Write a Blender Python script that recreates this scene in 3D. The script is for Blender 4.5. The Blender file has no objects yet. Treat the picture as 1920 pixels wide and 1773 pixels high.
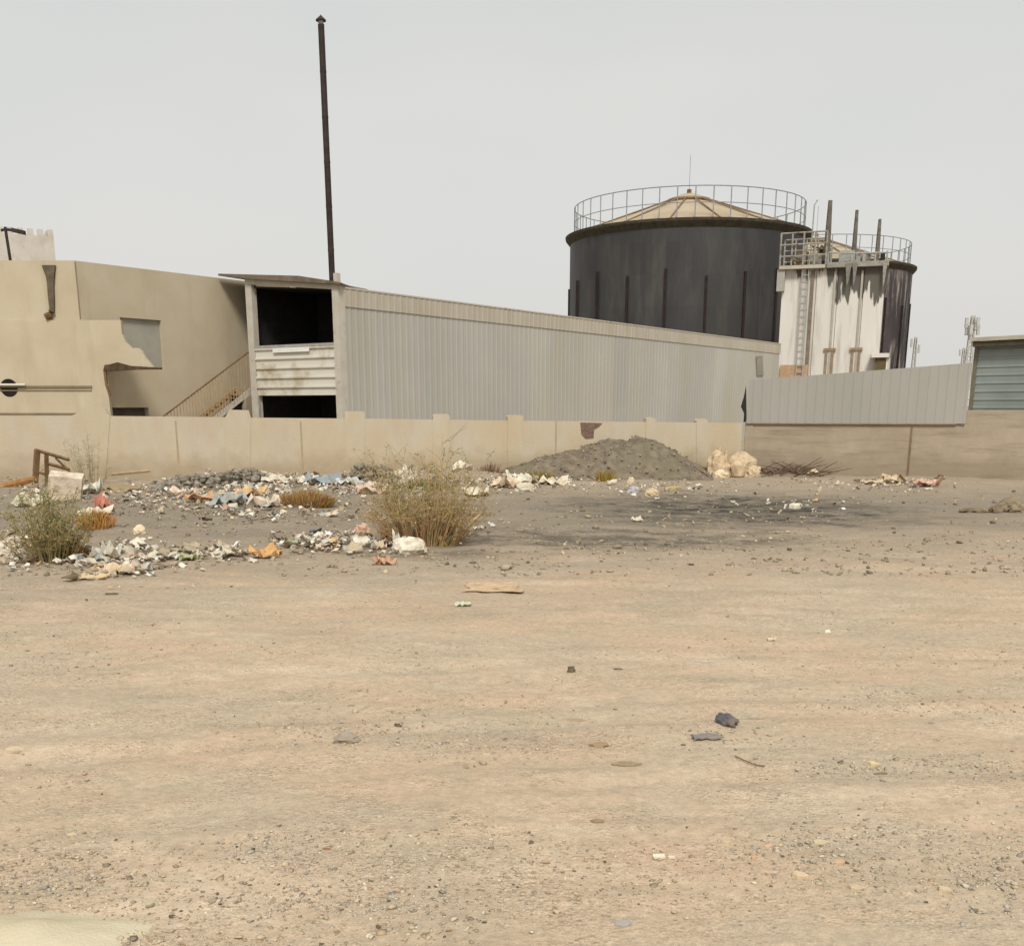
import bpy, bmesh, math, random
import numpy as np
from mathutils import Vector, Matrix, noise as mnoise
sc = bpy.context.scene
COL = sc.collection
R = math.radians
# ------------------------------------------------------------------ camera
F, XC, YC, CAMH = 2000.0, 960.0, 1278.0, 2.5          # focal length / principal point in photo pixels
TH = math.atan(518.0 / 2000.0)                        # pitch down
cam_d = bpy.data.cameras.new('camera'); cam = bpy.data.objects.new('camera', cam_d); COL.objects.link(cam)
cam.location = (0, 0, CAMH); cam.rotation_euler = (R(90) - TH, 0, 0)
cam_d.sensor_width = 36; cam_d.lens = 36 * F / 1920; cam_d.shift_y = (YC - 886.5) / 1920
cam_d.clip_start = 0.1; cam_d.clip_end = 20000
sc.camera = cam
# ------------------------------------------------------------------ light
SUN_EL, SUN_AZ = R(47), R(177)      # azimuth clockwise from +Y (view direction): behind and left of the camera
w = bpy.data.worlds.new('World'); sc.world = w; w.use_nodes = True
nt = w.node_tree; nt.nodes.clear()
sky = nt.nodes.new('ShaderNodeTexSky'); sky.sky_type = 'NISHITA'; sky.sun_disc = False
sky.sun_elevation = SUN_EL; sky.sun_rotation = SUN_AZ
sky.air_density = 1.0; sky.dust_density = 6.0; sky.ozone_density = 1.5
hs = nt.nodes.new('ShaderNodeHueSaturation'); hs.inputs['Saturation'].default_value = 0.12; hs.inputs['Value'].default_value = 1.0
tc = nt.nodes.new('ShaderNodeTexCoord'); mp = nt.nodes.new('ShaderNodeMapping'); mp.inputs['Scale'].default_value = (1.2, 1.2, 3.0)
nz = nt.nodes.new('ShaderNodeTexNoise'); nz.inputs['Scale'].default_value = 2.2; nz.inputs['Detail'].default_value = 3; nz.inputs['Roughness'].default_value = .45
cr = nt.nodes.new('ShaderNodeValToRGB')
cr.color_ramp.elements[0].position = .3; cr.color_ramp.elements[0].color = (5.0, 5.42, 5.5, 1)
cr.color_ramp.elements[1].position = .7; cr.color_ramp.elements[1].color = (5.95, 5.88, 5.66, 1)
mx = nt.nodes.new('ShaderNodeMixRGB'); mx.inputs[0].default_value = .8       # veil of high thin overcast over the clear sky
bg = nt.nodes.new('ShaderNodeBackground'); bg.inputs['Strength'].default_value = 0.1
wo = nt.nodes.new('ShaderNodeOutputWorld')
L = nt.links.new
L(sky.outputs[0], hs.inputs['Color']); L(tc.outputs['Generated'], mp.inputs[0]); L(mp.outputs[0], nz.inputs['Vector'])
sx = nt.nodes.new('ShaderNodeSeparateXYZ'); mh = nt.nodes.new('ShaderNodeMapRange'); mh.inputs['From Min'].default_value = .0; mh.inputs['From Max'].default_value = .42; mh.inputs['To Min'].default_value = 1; mh.inputs['To Max'].default_value = 0
hx = nt.nodes.new('ShaderNodeMixRGB'); hx.inputs[2].default_value = (6.65, 6.52, 6.22, 1)
L(tc.outputs['Generated'], sx.inputs[0]); L(sx.outputs[2], mh.inputs['Value']); L(mh.outputs[0], hx.inputs[0]); L(cr.outputs[0], hx.inputs[1])
L(nz.outputs['Fac'], cr.inputs[0]); L(hs.outputs[0], mx.inputs[1]); L(hx.outputs[0], mx.inputs[2]); L(mx.outputs[0], bg.inputs[0]); L(bg.outputs[0], wo.inputs[0])
sd = bpy.data.lights.new('sun', 'SUN'); sd.energy = 2.1; sd.angle = R(14); sd.color = (1, .955, .88)
so = bpy.data.objects.new('sun', sd); COL.objects.link(so)
sv = Vector((math.sin(SUN_AZ) * math.cos(SUN_EL), math.cos(SUN_AZ) * math.cos(SUN_EL), math.sin(SUN_EL)))
so.rotation_euler = sv.to_track_quat('Z', 'Y').to_euler(); so.location = (0, 0, 60)
vs = sc.view_settings; vs.view_transform = 'Standard'; vs.look = 'None'; vs.exposure = 0.36; vs.gamma = 1
# ------------------------------------------------------------------ pixel <-> world
CT, ST = math.cos(TH), math.sin(TH)
def ray(x, y):
    u = (YC - y) / F
    return Vector(((x - XC) / F, CT + u * ST, -ST + u * CT))
def at(x, y, Y):
    r = ray(x, y); return Vector((r.x / r.y * Y, Y, CAMH + r.z / r.y * Y))
rng = np.random.default_rng(7); random.seed(7)
_tab = rng.random((256, 256))
def vnoise(x, y):
    x = np.asarray(x, float); y = np.asarray(y, float)
    xi = np.floor(x).astype(int); yi = np.floor(y).astype(int); fx = x - xi; fy = y - yi
    fx = fx * fx * (3 - 2 * fx); fy = fy * fy * (3 - 2 * fy)
    a = _tab[xi & 255, yi & 255]; b = _tab[(xi + 1) & 255, yi & 255]; c = _tab[xi & 255, (yi + 1) & 255]; d = _tab[(xi + 1) & 255, (yi + 1) & 255]
    return (a * (1 - fx) + b * fx) * (1 - fy) + (c * (1 - fx) + d * fx) * fy - .5
def fbm(x, y, o=3):
    s = 0; a = 1.0
    for k in range(o):
        s = s + a * vnoise(x * 2 ** k + 17.3 * k, y * 2 ** k + 5.1 * k); a *= .5
    return s
def hz(x, y):
    x = np.asarray(x, float); y = np.asarray(y, float)
    near = np.clip((44 - y) / 6, 0, 1) * np.clip(1.4 - np.abs(x) / 60, 0, 1)
    h = .09 * fbm(x / 4.5, y / 3.2, 2) + .035 * fbm(x / 1.1, y / .8, 2) + .016 * fbm(x / .22, y / .16, 3) + .02 * fbm(x / 1.6 + 5, y / .45 + 2, 2)
    lit = np.clip((y - 17) / 5, 0, 1) * np.clip((3 - x) / 6, 0, 1)
    h = h + lit * (.14 * fbm(x / 1.3 + 40, y / 1.3, 3) + .07)
    for (a_, b_, c_) in ((8.6, .10, .8), (13.2, -.06, 1.3), (6.4, .22, 2.0)):        # faint wheel ruts
        for o_ in (0, 1.55):
            q = (y - (a_ + o_ + b_ * x + .35 * np.sin(x * .35 + c_))) / .17
            h = h - .022 * np.exp(-q * q) * np.clip(.6 + 1.4 * fbm(x / 1.5 + c_, y / 1.5, 2), 0, 1.3) + .010 * np.exp(-(np.abs(q) - 1.7) ** 2)
    far = np.clip((y - 24) / 8, 0, 1)
    h = h + far * .06 * fbm(x / .9 + 9, y / .9 + 3, 3)
    return h * near
def _flat(x, y):
    q = ray(x, y); t = CAMH / -q.z; return Vector((q.x * t, q.y * t, 0))
WB0, WB1, WB2 = _flat(-170, 909), _flat(1392, 888), _flat(2080, 898)
_wd = (WB1 - WB0).normalized()
_hz0 = hz
def hz(x, y):
    x = np.asarray(x, float); y = np.asarray(y, float)
    s_ = (x - WB0.x) * _wd.x + (y - WB0.y) * _wd.y; d = (x - WB0.x) * _wd.y - (y - WB0.y) * _wd.x; Ln = (WB1 - WB0).length
    along = np.clip((s_ - 7) / 4, 0, 1) * np.clip((Ln - 1.0 - s_) / 4, 0, 1)
    return _hz0(x, y) + along * np.where(d > -.3, np.exp(-(np.clip(d, 0, 99) / 2.2) ** 2), 0) * np.clip(.20 + .4 * fbm(x / 1.7 + 3, y / 1.7, 3), .04, .7)
def gp(x, y):
    r = ray(x, y); z = 0.0
    for _ in range(6):
        t = (CAMH - z) / -r.z; z = float(hz(r.x * t, r.y * t))
    return Vector((r.x * t, r.y * t, z))
# ------------------------------------------------------------------ materials
def lin(c):
    c = c / 255.0
    return c / 12.92 if c <= .04045 else ((c + .055) / 1.055) ** 2.4
def S(r, g, b, k=1.0): return (lin(r) * k, lin(g) * k, lin(b) * k, 1)
MATS = {}
def M(name, c1, c2, scale=3.0, rough=.9, stretch=(1, 1, 1), bump=0.0, bscale=40.0, detail=6, lo=.35, hi=.65, metal=0.0, third=None, tpos=(.6, .72), tscale=.8, tstretch=(1, 1, 1), spec=.2, coord='Object'):
    if name in MATS: return MATS[name]
    m = bpy.data.materials.new(name); m.use_nodes = True; n = m.node_tree; b = n.nodes['Principled BSDF']
    b.inputs['Roughness'].default_value = rough; b.inputs['Metallic'].default_value = metal; b.inputs['Specular IOR Level'].default_value = spec
    t = n.nodes.new('ShaderNodeTexCoord'); mpn = n.nodes.new('ShaderNodeMapping'); mpn.inputs['Scale'].default_value = stretch
    n.links.new(t.outputs[coord], mpn.inputs[0])
    q = n.nodes.new('ShaderNodeTexNoise'); q.inputs['Scale'].default_value = scale; q.inputs['Detail'].default_value = detail; q.inputs['Roughness'].default_value = .6
    n.links.new(mpn.outputs[0], q.inputs['Vector'])
    r = n.nodes.new('ShaderNodeValToRGB'); r.color_ramp.elements[0].position = lo; r.color_ramp.elements[1].position = hi
    r.color_ramp.elements[0].color = c1; r.color_ramp.elements[1].color = c2
    n.links.new(q.outputs['Fac'], r.inputs[0]); out = r.outputs[0]
    if third:
        mp2 = n.nodes.new('ShaderNodeMapping'); mp2.inputs['Scale'].default_value = tstretch; n.links.new(t.outputs[coord], mp2.inputs[0])
        q2 = n.nodes.new('ShaderNodeTexNoise'); q2.inputs['Scale'].default_value = tscale; q2.inputs['Detail'].default_value = 8; q2.inputs['Roughness'].default_value = .65
        n.links.new(mp2.outputs[0], q2.inputs['Vector'])
        r2 = n.nodes.new('ShaderNodeMapRange'); r2.inputs['From Min'].default_value = tpos[0]; r2.inputs['From Max'].default_value = tpos[1]
        n.links.new(q2.outputs['Fac'], r2.inputs['Value'])
        x2 = n.nodes.new('ShaderNodeMixRGB'); n.links.new(r2.outputs[0], x2.inputs[0]); n.links.new(out, x2.inputs[1]); x2.inputs[2].default_value = third; out = x2.outputs[0]
    n.links.new(out, b.inputs['Base Color'])
    if bump:
        q3 = n.nodes.new('ShaderNodeTexNoise'); q3.inputs['Scale'].default_value = bscale; q3.inputs['Detail'].default_value = 5
        n.links.new(t.outputs[coord], q3.inputs['Vector'])
        bp = n.nodes.new('ShaderNodeBump'); bp.inputs['Strength'].default_value = bump; bp.inputs['Distance'].default_value = .03
        n.links.new(q3.outputs['Fac'], bp.inputs['Height']); n.links.new(bp.outputs[0], b.inputs['Normal'])
    MATS[name] = m; return m
def splash(m, z0, z1, col, amt):
    t = m.node_tree; b = t.nodes['Principled BSDF']; src = b.inputs['Base Color'].links[0].from_socket
    tcn = t.nodes.new('ShaderNodeTexCoord'); sp = t.nodes.new('ShaderNodeSeparateXYZ'); t.links.new(tcn.outputs['Object'], sp.inputs[0])
    q = t.nodes.new('ShaderNodeTexNoise'); q.inputs['Scale'].default_value = 1.6; q.inputs['Detail'].default_value = 7; t.links.new(tcn.outputs['Object'], q.inputs['Vector'])
    a = t.nodes.new('ShaderNodeMath'); a.operation = 'MULTIPLY_ADD'; t.links.new(q.outputs['Fac'], a.inputs[0]); a.inputs[1].default_value = -1.3; t.links.new(sp.outputs[2], a.inputs[2])
    mr = t.nodes.new('ShaderNodeMapRange'); mr.inputs['From Min'].default_value = z1 - .65; mr.inputs['From Max'].default_value = z0 - .65; mr.inputs['To Max'].default_value = amt; t.links.new(a.outputs[0], mr.inputs['Value'])
    x = t.nodes.new('ShaderNodeMixRGB'); t.links.new(mr.outputs[0], x.inputs[0]); t.links.new(src, x.inputs[1]); x.inputs[2].default_value = col; t.links.new(x.outputs[0], b.inputs['Base Color'])
def panel_tint(m, mode, n_, zstep, lo, hi):
    t = m.node_tree; b = t.nodes['Principled BSDF']; src = b.inputs['Base Color'].links[0].from_socket
    tcn = t.nodes.new('ShaderNodeTexCoord'); sp = t.nodes.new('ShaderNodeSeparateXYZ'); t.links.new(tcn.outputs['Object'], sp.inputs[0])
    def mt(op, a, c=0.0):
        x = t.nodes.new('ShaderNodeMath'); x.operation = op
        for i, q in enumerate((a, c)):
            if isinstance(q, (int, float)): x.inputs[i].default_value = q
            else: t.links.new(q, x.inputs[i])
        return x.outputs[0]
    if mode == 'round': u = mt('MULTIPLY', mt('ARCTAN2', sp.outputs[1], sp.outputs[0]), n_ / 6.28319)
    else: u = mt('MULTIPLY', mt('ADD', mt('MULTIPLY', sp.outputs[0], .57), mt('MULTIPLY', sp.outputs[1], .8216)), n_)
    c = t.nodes.new('ShaderNodeCombineXYZ'); t.links.new(mt('FLOOR', u), c.inputs[0]); t.links.new(mt('FLOOR', mt('DIVIDE', sp.outputs[2], zstep)), c.inputs[1])
    wn = t.nodes.new('ShaderNodeTexWhiteNoise'); wn.noise_dimensions = '2D'; t.links.new(c.outputs[0], wn.inputs['Vector'])
    mr = t.nodes.new('ShaderNodeMapRange'); mr.inputs['To Min'].default_value = lo; mr.inputs['To Max'].default_value = hi; t.links.new(wn.outputs['Value'], mr.inputs['Value'])
    x2 = t.nodes.new('ShaderNodeMixRGB'); x2.blend_type = 'MULTIPLY'; x2.inputs[0].default_value = 1; t.links.new(src, x2.inputs[1]); t.links.new(mr.outputs[0], x2.inputs[2]); t.links.new(x2.outputs[0], b.inputs['Base Color'])
    hs_ = t.nodes.new('ShaderNodeMixRGB'); hs_.blend_type = 'MIX'; hs_.inputs[0].default_value = .05 if mode == 'flat' else .12; t.links.new(x2.outputs[0], hs_.inputs[1])
    wm = t.nodes.new('ShaderNodeMixRGB'); wm.blend_type = 'MULTIPLY'; wm.inputs[0].default_value = .35; t.links.new(x2.outputs[0], wm.inputs[1]); t.links.new(wn.outputs['Color'], wm.inputs[2]); t.links.new(wm.outputs[0], hs_.inputs[2])
    t.links.new(hs_.outputs[0], b.inputs['Base Color'])
def vcol_mat(name, rough=.95, bump=.3, bscale=60):
    m = bpy.data.materials.new(name); m.use_nodes = True; n = m.node_tree; b = n.nodes['Principled BSDF']
    b.inputs['Roughness'].default_value = rough; b.inputs['Specular IOR Level'].default_value = .15
    a = n.nodes.new('ShaderNodeVertexColor'); a.layer_name = 'tint'
    t = n.nodes.new('ShaderNodeTexCoord'); q = n.nodes.new('ShaderNodeTexNoise'); q.inputs['Scale'].default_value = bscale; q.inputs['Detail'].default_value = 4
    n.links.new(t.outputs['Object'], q.inputs['Vector'])
    mr = n.nodes.new('ShaderNodeMapRange'); mr.inputs['To Min'].default_value = .75; mr.inputs['To Max'].default_value = 1.2; n.links.new(q.outputs['Fac'], mr.inputs['Value'])
    mxx = n.nodes.new('ShaderNodeMixRGB'); mxx.blend_type = 'MULTIPLY'; mxx.inputs[0].default_value = 1
    n.links.new(a.outputs[0], mxx.inputs[1]); n.links.new(mr.outputs[0], mxx.inputs[2]); n.links.new(mxx.outputs[0], b.inputs['Base Color'])
    if bump:
        bp = n.nodes.new('ShaderNodeBump'); bp.inputs['Strength'].default_value = bump; bp.inputs['Distance'].default_value = .01
        n.links.new(q.outputs['Fac'], bp.inputs['Height']); n.links.new(bp.outputs[0], b.inputs['Normal'])
    return m
# ------------------------------------------------------------------ mesh building
class MB:
    def __init__(s): s.v = []; s.f = []
    def add(s, v, f):
        o = len(s.v); s.v += [tuple(p) for p in v]; s.f += [tuple(i + o for i in q) for q in f]; return s
    def box(s, c, ax, ay, az):                 # centre, three half-axis vectors
        c, ax, ay, az = map(Vector, (c, ax, ay, az))
        v = [c + sx * ax + sy * ay + sz * az for sz in (-1, 1) for sy in (-1, 1) for sx in (-1, 1)]
        return s.add(v, [(0, 2, 3, 1), (4, 5, 7, 6), (0, 1, 5, 4), (2, 6, 7, 3), (0, 4, 6, 2), (1, 3, 7, 5)])
    def prism(s, front, back):                 # two matching polygons
        n = len(front); f = [tuple(range(n)), tuple(range(2 * n - 1, n - 1, -1))]
        f += [(i, i + n, (i + 1) % n + n, (i + 1) % n) for i in range(n)]
        return s.add(list(front) + list(back), f)
    def tube(s, pts, r, n=6, cap=True):
        pts = [Vector(p) for p in pts]; rs = r if isinstance(r, (list, tuple)) else [r] * len(pts)
        v = []
        for i, p in enumerate(pts):
            d = (pts[min(i + 1, len(pts) - 1)] - pts[max(i - 1, 0)]).normalized()
            a = d.cross(Vector((0, 0, 1)) if abs(d.z) < .9 else Vector((1, 0, 0))).normalized(); b = d.cross(a)
            for k in range(n):
                t = 2 * math.pi * k / n; v.append(p + (a * math.cos(t) + b * math.sin(t)) * rs[i])
        f = [(i * n + k, i * n + (k + 1) % n, (i + 1) * n + (k + 1) % n, (i + 1) * n + k) for i in range(len(pts) - 1) for k in range(n)]
        if cap: f += [tuple(range(n - 1, -1, -1)), tuple(range((len(pts) - 1) * n, len(pts) * n))]
        return s.add(v, f)
    def lathe(s, c, prof, n=64, a0=0, a1=2 * math.pi):
        full = abs(a1 - a0 - 2 * math.pi) < 1e-6; m = n if full else n + 1
        v = [(c[0] + r * math.cos(a0 + (a1 - a0) * k / n), c[1] + r * math.sin(a0 + (a1 - a0) * k / n), c[2] + z) for r, z in prof for k in range(m)]
        f = [(i * m + k, i * m + (k + 1) % m, (i + 1) * m + (k + 1) % m, (i + 1) * m + k) for i in range(len(prof) - 1) for k in range(n)]
        return s.add(v, f)
def empty(name, loc, label, cat, group=None):
    o = bpy.data.objects.new(name, None); o.location = loc; COL.objects.link(o); o.empty_display_size = .3
    return tag(o, label, cat, group)
def tag(o, label, cat, group=None):
    o['label'] = label; o['category'] = cat
    if group: o['group'] = group
    return o
def mk(name, mb, mat, parent=None, label=None, smooth=False):
    v = np.array(mb.v, float)
    if parent is None:
        loc = np.array([(v[:, 0].min() + v[:, 0].max()) / 2, (v[:, 1].min() + v[:, 1].max()) / 2, v[:, 2].min()])
    else:
        p = parent; loc = np.array(p.location)
        while p.parent: p = p.parent; loc = loc + np.array(p.location)
    me = bpy.data.meshes.new(name); me.from_pydata((v - loc).tolist(), [], mb.f); me.materials.append(mat)
    if smooth: me.polygons.foreach_set('use_smooth', [True] * len(me.polygons))
    me.update(); o = bpy.data.objects.new(name, me); COL.objects.link(o)
    if parent is None: o.location = loc
    else: o.parent = parent
    if label: o['label'] = label
    return o
def np_mesh(name, v, f, mat, tint=None, smooth=False):     # triangles/quads as arrays, per-vertex tint
    me = bpy.data.meshes.new(name); k = f.shape[1]
    me.vertices.add(len(v)); me.vertices.foreach_set('co', np.asarray(v, np.float32).ravel())
    me.loops.add(f.size); me.loops.foreach_set('vertex_index', f.astype(np.int32).ravel())
    me.polygons.add(len(f)); me.polygons.foreach_set('loop_start', np.arange(0, f.size, k, dtype=np.int32))
    me.polygons.foreach_set('loop_total', np.full(len(f), k, np.int32))
    if smooth: me.polygons.foreach_set('use_smooth', np.ones(len(f), bool))
    me.update(calc_edges=True); me.validate()
    if tint is not None:
        a = me.color_attributes.new('tint', 'FLOAT_COLOR', 'POINT')
        a.data.foreach_set('color', np.concatenate([tint, np.ones((len(tint), 1))], 1).astype(np.float32).ravel())
    me.materials.append(mat); o = bpy.data.objects.new(name, me); COL.objects.link(o); return o
class Fac:                                      # vertical plane through two plan points; n faces the camera
    def __init__(s, A, B):
        s.A = Vector((A[0], A[1], 0)); B = Vector((B[0], B[1], 0)); s.d = (B - s.A).normalized(); s.len = (B - s.A).length
        s.n = Vector((s.d.y, -s.d.x, 0))
        if s.n.dot(-s.A) < 0: s.n = -s.n
    def sz(s, x, y, off=0):
        r = ray(x, y); o = Vector((0, 0, CAMH)); p0 = s.A + s.n * off
        t = (p0 - o).dot(s.n) / r.dot(s.n); p = o + r * t; return ((p - s.A).dot(s.d), p.z)
    def P(s, a, z, off=0): return s.A + s.d * a + s.n * off + Vector((0, 0, z))
    def poly(s, mb, px, off=0, th=.2):          # polygon of photo pixels on the plane
        q = [s.sz(x, y, off) for x, y in px]
        return mb.prism([s.P(a, z, off) for a, z in q], [s.P(a, z, off - th) for a, z in q])
    def rect(s, mb, a0, a1, z0, z1, off=0, th=.2):
        q = [(a0, z0), (a1, z0), (a1, z1), (a0, z1)]
        return mb.prism([s.P(a, z, off) for a, z in q], [s.P(a, z, off - th) for a, z in q])
    def prect(s, mb, x0, x1, y0, y1, off=0, th=.2):
        ym, xm = (y0 + y1) / 2, (x0 + x1) / 2
        return s.rect(mb, s.sz(x0, ym, off)[0], s.sz(x1, ym, off)[0], s.sz(xm, y1, off)[1], s.sz(xm, y0, off)[1], off, th)
    def holed(s, mb, a0, a1, z0, z1, holes, off=0, th=.3):
        xs = sorted({a0, a1, *[h[0] for h in holes], *[h[1] for h in holes]}); zs = sorted({z0, z1, *[h[2] for h in holes], *[h[3] for h in holes]})
        solid = {}
        for i in range(len(xs) - 1):
            for j in range(len(zs) - 1):
                ca, cz = (xs[i] + xs[i + 1]) / 2, (zs[j] + zs[j + 1]) / 2
                solid[i, j] = not any(h[0] < ca < h[1] and h[2] < cz < h[3] for h in holes)
        for (i, j), ok in solid.items():
            if not ok: continue
            x0, x1, y0, y1 = xs[i], xs[i + 1], zs[j], zs[j + 1]
            p = lambda a, z, o: s.P(a, z, o)
            mb.add([p(x0, y0, off), p(x1, y0, off), p(x1, y1, off), p(x0, y1, off)], [(0, 1, 2, 3)])
            mb.add([p(x0, y0, off - th), p(x1, y0, off - th), p(x1, y1, off - th), p(x0, y1, off - th)], [(3, 2, 1, 0)])
            for di, dj, e in ((-1, 0, ((x0, y0), (x0, y1))), (1, 0, ((x1, y1), (x1, y0))), (0, -1, ((x1, y0), (x0, y0))), (0, 1, ((x0, y1), (x1, y1)))):
                if not solid.get((i + di, j + dj), False):
                    (ea, ez), (fa, fz) = e; mb.add([p(ea, ez, off), p(fa, fz, off), p(fa, fz, off - th), p(ea, ez, off - th)], [(0, 1, 2, 3)])
        return mb
    def phole(s, x0, x1, y0, y1, off=0):
        a0, z0 = s.sz((x0 + x0) / 2, (y0 + y1) / 2, off)[0], s.sz((x0 + x1) / 2, y1, off)[1]
        return (a0, s.sz(x1, (y0 + y1) / 2, off)[0], z0, s.sz((x0 + x1) / 2, y0, off)[1])
def corrugated(fac, mb, a0, a1, zb, zt, pitch=.45, depth=.05, off=0, th=.06):   # zb/zt: functions of a
    prof = []; a = a0
    while a < a1 - 1e-6:
        for da, dd in ((0, 0), (.55, 0), (.66, 1), (.89, 1)):
            q = a + da * pitch
            if q < a1: prof.append((q, dd * depth))
        a += pitch
    prof.append((a1, 0))
    n = len(prof)
    v = [fac.P(a, zb(a), off + d) for a, d in prof] + [fac.P(a, zt(a), off + d) for a, d in prof] + \
        [fac.P(a, zb(a), off - th) for a, d in prof] + [fac.P(a, zt(a), off - th) for a, d in prof]
    f = []
    for i in range(n - 1):
        f += [(i, i + 1, n + i + 1, n + i), (2 * n + i, 3 * n + i, 3 * n + i + 1, 2 * n + i + 1), (n + i, n + i + 1, 3 * n + i + 1, 3 * n + i), (i, 2 * n + i, 2 * n + i + 1, i + 1)]
    f += [(0, n, 3 * n, 2 * n), (n - 1, 3 * n - 1, 4 * n - 1, 2 * n - 1)]
    return mb.add(v, f)

# ================================================================== GROUND
def ground_material():
    m = bpy.data.materials.new('ground_dirt'); m.use_nodes = True; n = m.node_tree; b = n.nodes['Principled BSDF']
    b.inputs['Roughness'].default_value = 1; b.inputs['Specular IOR Level'].default_value = .05
    N = n.nodes.new; K = n.links.new
    g = N('ShaderNodeNewGeometry'); pos = g.outputs['Position']
    def noise(scale, detail=5, rough=.6, st=(1, 1, 1), off=(0, 0, 0)):
        q = N('ShaderNodeTexNoise'); q.inputs['Scale'].default_value = scale; q.inputs['Detail'].default_value = detail; q.inputs['Roughness'].default_value = rough
        mm = N('ShaderNodeMapping'); mm.inputs['Scale'].default_value = st; mm.inputs['Location'].default_value = off; K(pos, mm.inputs[0]); K(mm.outputs[0], q.inputs['Vector']); return q.outputs['Fac']
    def rng_(v, a, c, lo=0., hi=1.):
        r = N('ShaderNodeMapRange'); r.inputs['From Min'].default_value = a; r.inputs['From Max'].default_value = c; r.inputs['To Min'].default_value = lo; r.inputs['To Max'].default_value = hi; K(v, r.inputs['Value']); return r.outputs[0]
    def mix(f, a, c, mode='MIX'):
        x = N('ShaderNodeMixRGB'); x.blend_type = mode
        for i, q in enumerate((f, a, c)):
            if isinstance(q, (tuple, float, int)): x.inputs[i].default_value = q
            else: K(q, x.inputs[i])
        return x.outputs[0]
    def math_(op, a, c):
        x = N('ShaderNodeMath'); x.operation = op
        for i, q in enumerate((a, c)):
            if isinstance(q, (float, int)): x.inputs[i].default_value = q
            else: K(q, x.inputs[i])
        return x.outputs[0]
    sand = (.525, .390, .270, 1); gravel = (.482, .388, .278, 1); grey = (.232, .196, .150, 1); char = (.052, .049, .042, 1)
    c = mix(rng_(noise(.34, 7, .68, (1, 1.5, 1)), .42, .58), gravel, sand)
    c = mix(rng_(noise(.9, 6, .65, (1, 1.6, 1), (3, 9, 0)), .5, .66, 0, .55), c, (.40, .335, .235, 1))
    sep = N('ShaderNodeSeparateXYZ'); K(pos, sep.inputs[0]); X, Y = sep.outputs[0], sep.outputs[1]
    c = mix(rng_(noise(.6, 7, .7, (.85, 1.3, 1), (21, 4, 0)), .52, .68, 0, .7), c, (.60, .485, .355, 1))
    c = mix(rng_(noise(.5, 8, .74, (.7, 1.5, 1), (2, 31, 0)), .55, .70, 0, .55), c, (.365, .285, .205, 1))
    # greyer trampled soil towards the rubbish strip
    wob = math_('MULTIPLY', math_('SUBTRACT', noise(.35, 5, .6, (1, 1.5, 1), (8, 1, 0)), .5), 12.)
    left = math_('MULTIPLY', X, .20)
    band = rng_(math_('SUBTRACT', math_('ADD', Y, wob), left), 12.5, 23.5)
    back = rng_(math_('ADD', Y, wob), 29., 35., 1, .62)
    c = mix(math_('MULTIPLY', math_('MULTIPLY', band, back), .85), c, grey)
    # burnt patch (own ragged shape)
    def patch(cx, cy, rx, ry, a, d, sc_):
        e = math_('ADD', math_('POWER', math_('ABSOLUTE', math_('DIVIDE', math_('SUBTRACT', X, cx), rx), 0), 2.), math_('POWER', math_('ABSOLUTE', math_('DIVIDE', math_('SUBTRACT', Y, cy), ry), 0), 2.))
        e = math_('ADD', e, math_('MULTIPLY', math_('SUBTRACT', noise(sc_, 7, .72, (.9, 1.3, 1)), .5), 3.6))
        return math_('MULTIPLY', rng_(e, d, a), rng_(noise(1.5, 8, .78, (.85, 1.2, 1), (7, 2, 0)), .40, .56, .15, 1))
    c = mix(math_('MULTIPLY', patch(5.6, 27.0, 4.4, 4.6, .1, 1.3, .8), .95), c, char)
    c = mix(math_('MULTIPLY', patch(2.2, 20.8, 4.2, 1.5, .2, 1.2, .9), .7), c, char)
    c = mix(math_('MULTIPLY', patch(-1.5, 18.6, 1.6, .9, .2, 1.2, 1.1), .5), c, char)  # darker ground at the middle shrub's foot, in the same tone
    # grain
    grit = rng_(noise(1.1, 6, .7, (1, 1.5, 1), (5, 5, 0)), .42, .6)
    c = mix(1.0, c, rng_(noise(14, 5, .7), .3, .7, .84, 1.14), 'MULTIPLY')
    c = mix(math_('ADD', math_('MULTIPLY', grit, .75), .25), c, mix(1.0, c, rng_(noise(75, 3, .75), .32, .68, .66, 1.28), 'MULTIPLY'))
    vo = N('ShaderNodeTexVoronoi'); vo.inputs['Scale'].default_value = 26; K(pos, vo.inputs['Vector'])
    speck = math_('MULTIPLY', rng_(vo.outputs['Color'], .72, .82), math_('ADD', math_('MULTIPLY', grit, .85), .15))
    c = mix(math_('MULTIPLY', math_('MULTIPLY', speck, rng_(vo.outputs['Distance'], .30, .18)), .75), c, (.20, .165, .125, 1))
    vo2 = N('ShaderNodeTexVoronoi'); vo2.inputs['Scale'].default_value = 17; K(pos, vo2.inputs['Vector'])
    sp2 = N('ShaderNodeSeparateColor'); K(vo2.outputs['Color'], sp2.inputs[0])
    c = mix(math_('MULTIPLY', math_('MULTIPLY', rng_(sp2.outputs[1], .85, .9), rng_(vo2.outputs['Distance'], .28, .16)), .5), c, (.62, .53, .40, 1))
    K(c, b.inputs['Base Color'])
    h = math_('ADD', math_('MULTIPLY', noise(9, 6, .65), .6), math_('MULTIPLY', noise(45, 4, .7), .35))
    h = math_('ADD', h, math_('MULTIPLY', math_('MULTIPLY', rng_(vo.outputs['Distance'], .5, 0), grit), .55))
    h = math_('ADD', h, math_('MULTIPLY', noise(2.6, 6, .65, (.7, 1.3, 1)), .9))
    bp = N('ShaderNodeBump'); bp.inputs['Strength'].default_value = .7; bp.inputs['Distance'].default_value = .035; K(h, bp.inputs['Height']); K(bp.outputs[0], b.inputs['Normal'])
    return m
ys = [-60., -20., -5., 0., 2.]
y = 3.4
while y < 46: ys.append(y); y *= 1.0062
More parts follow.
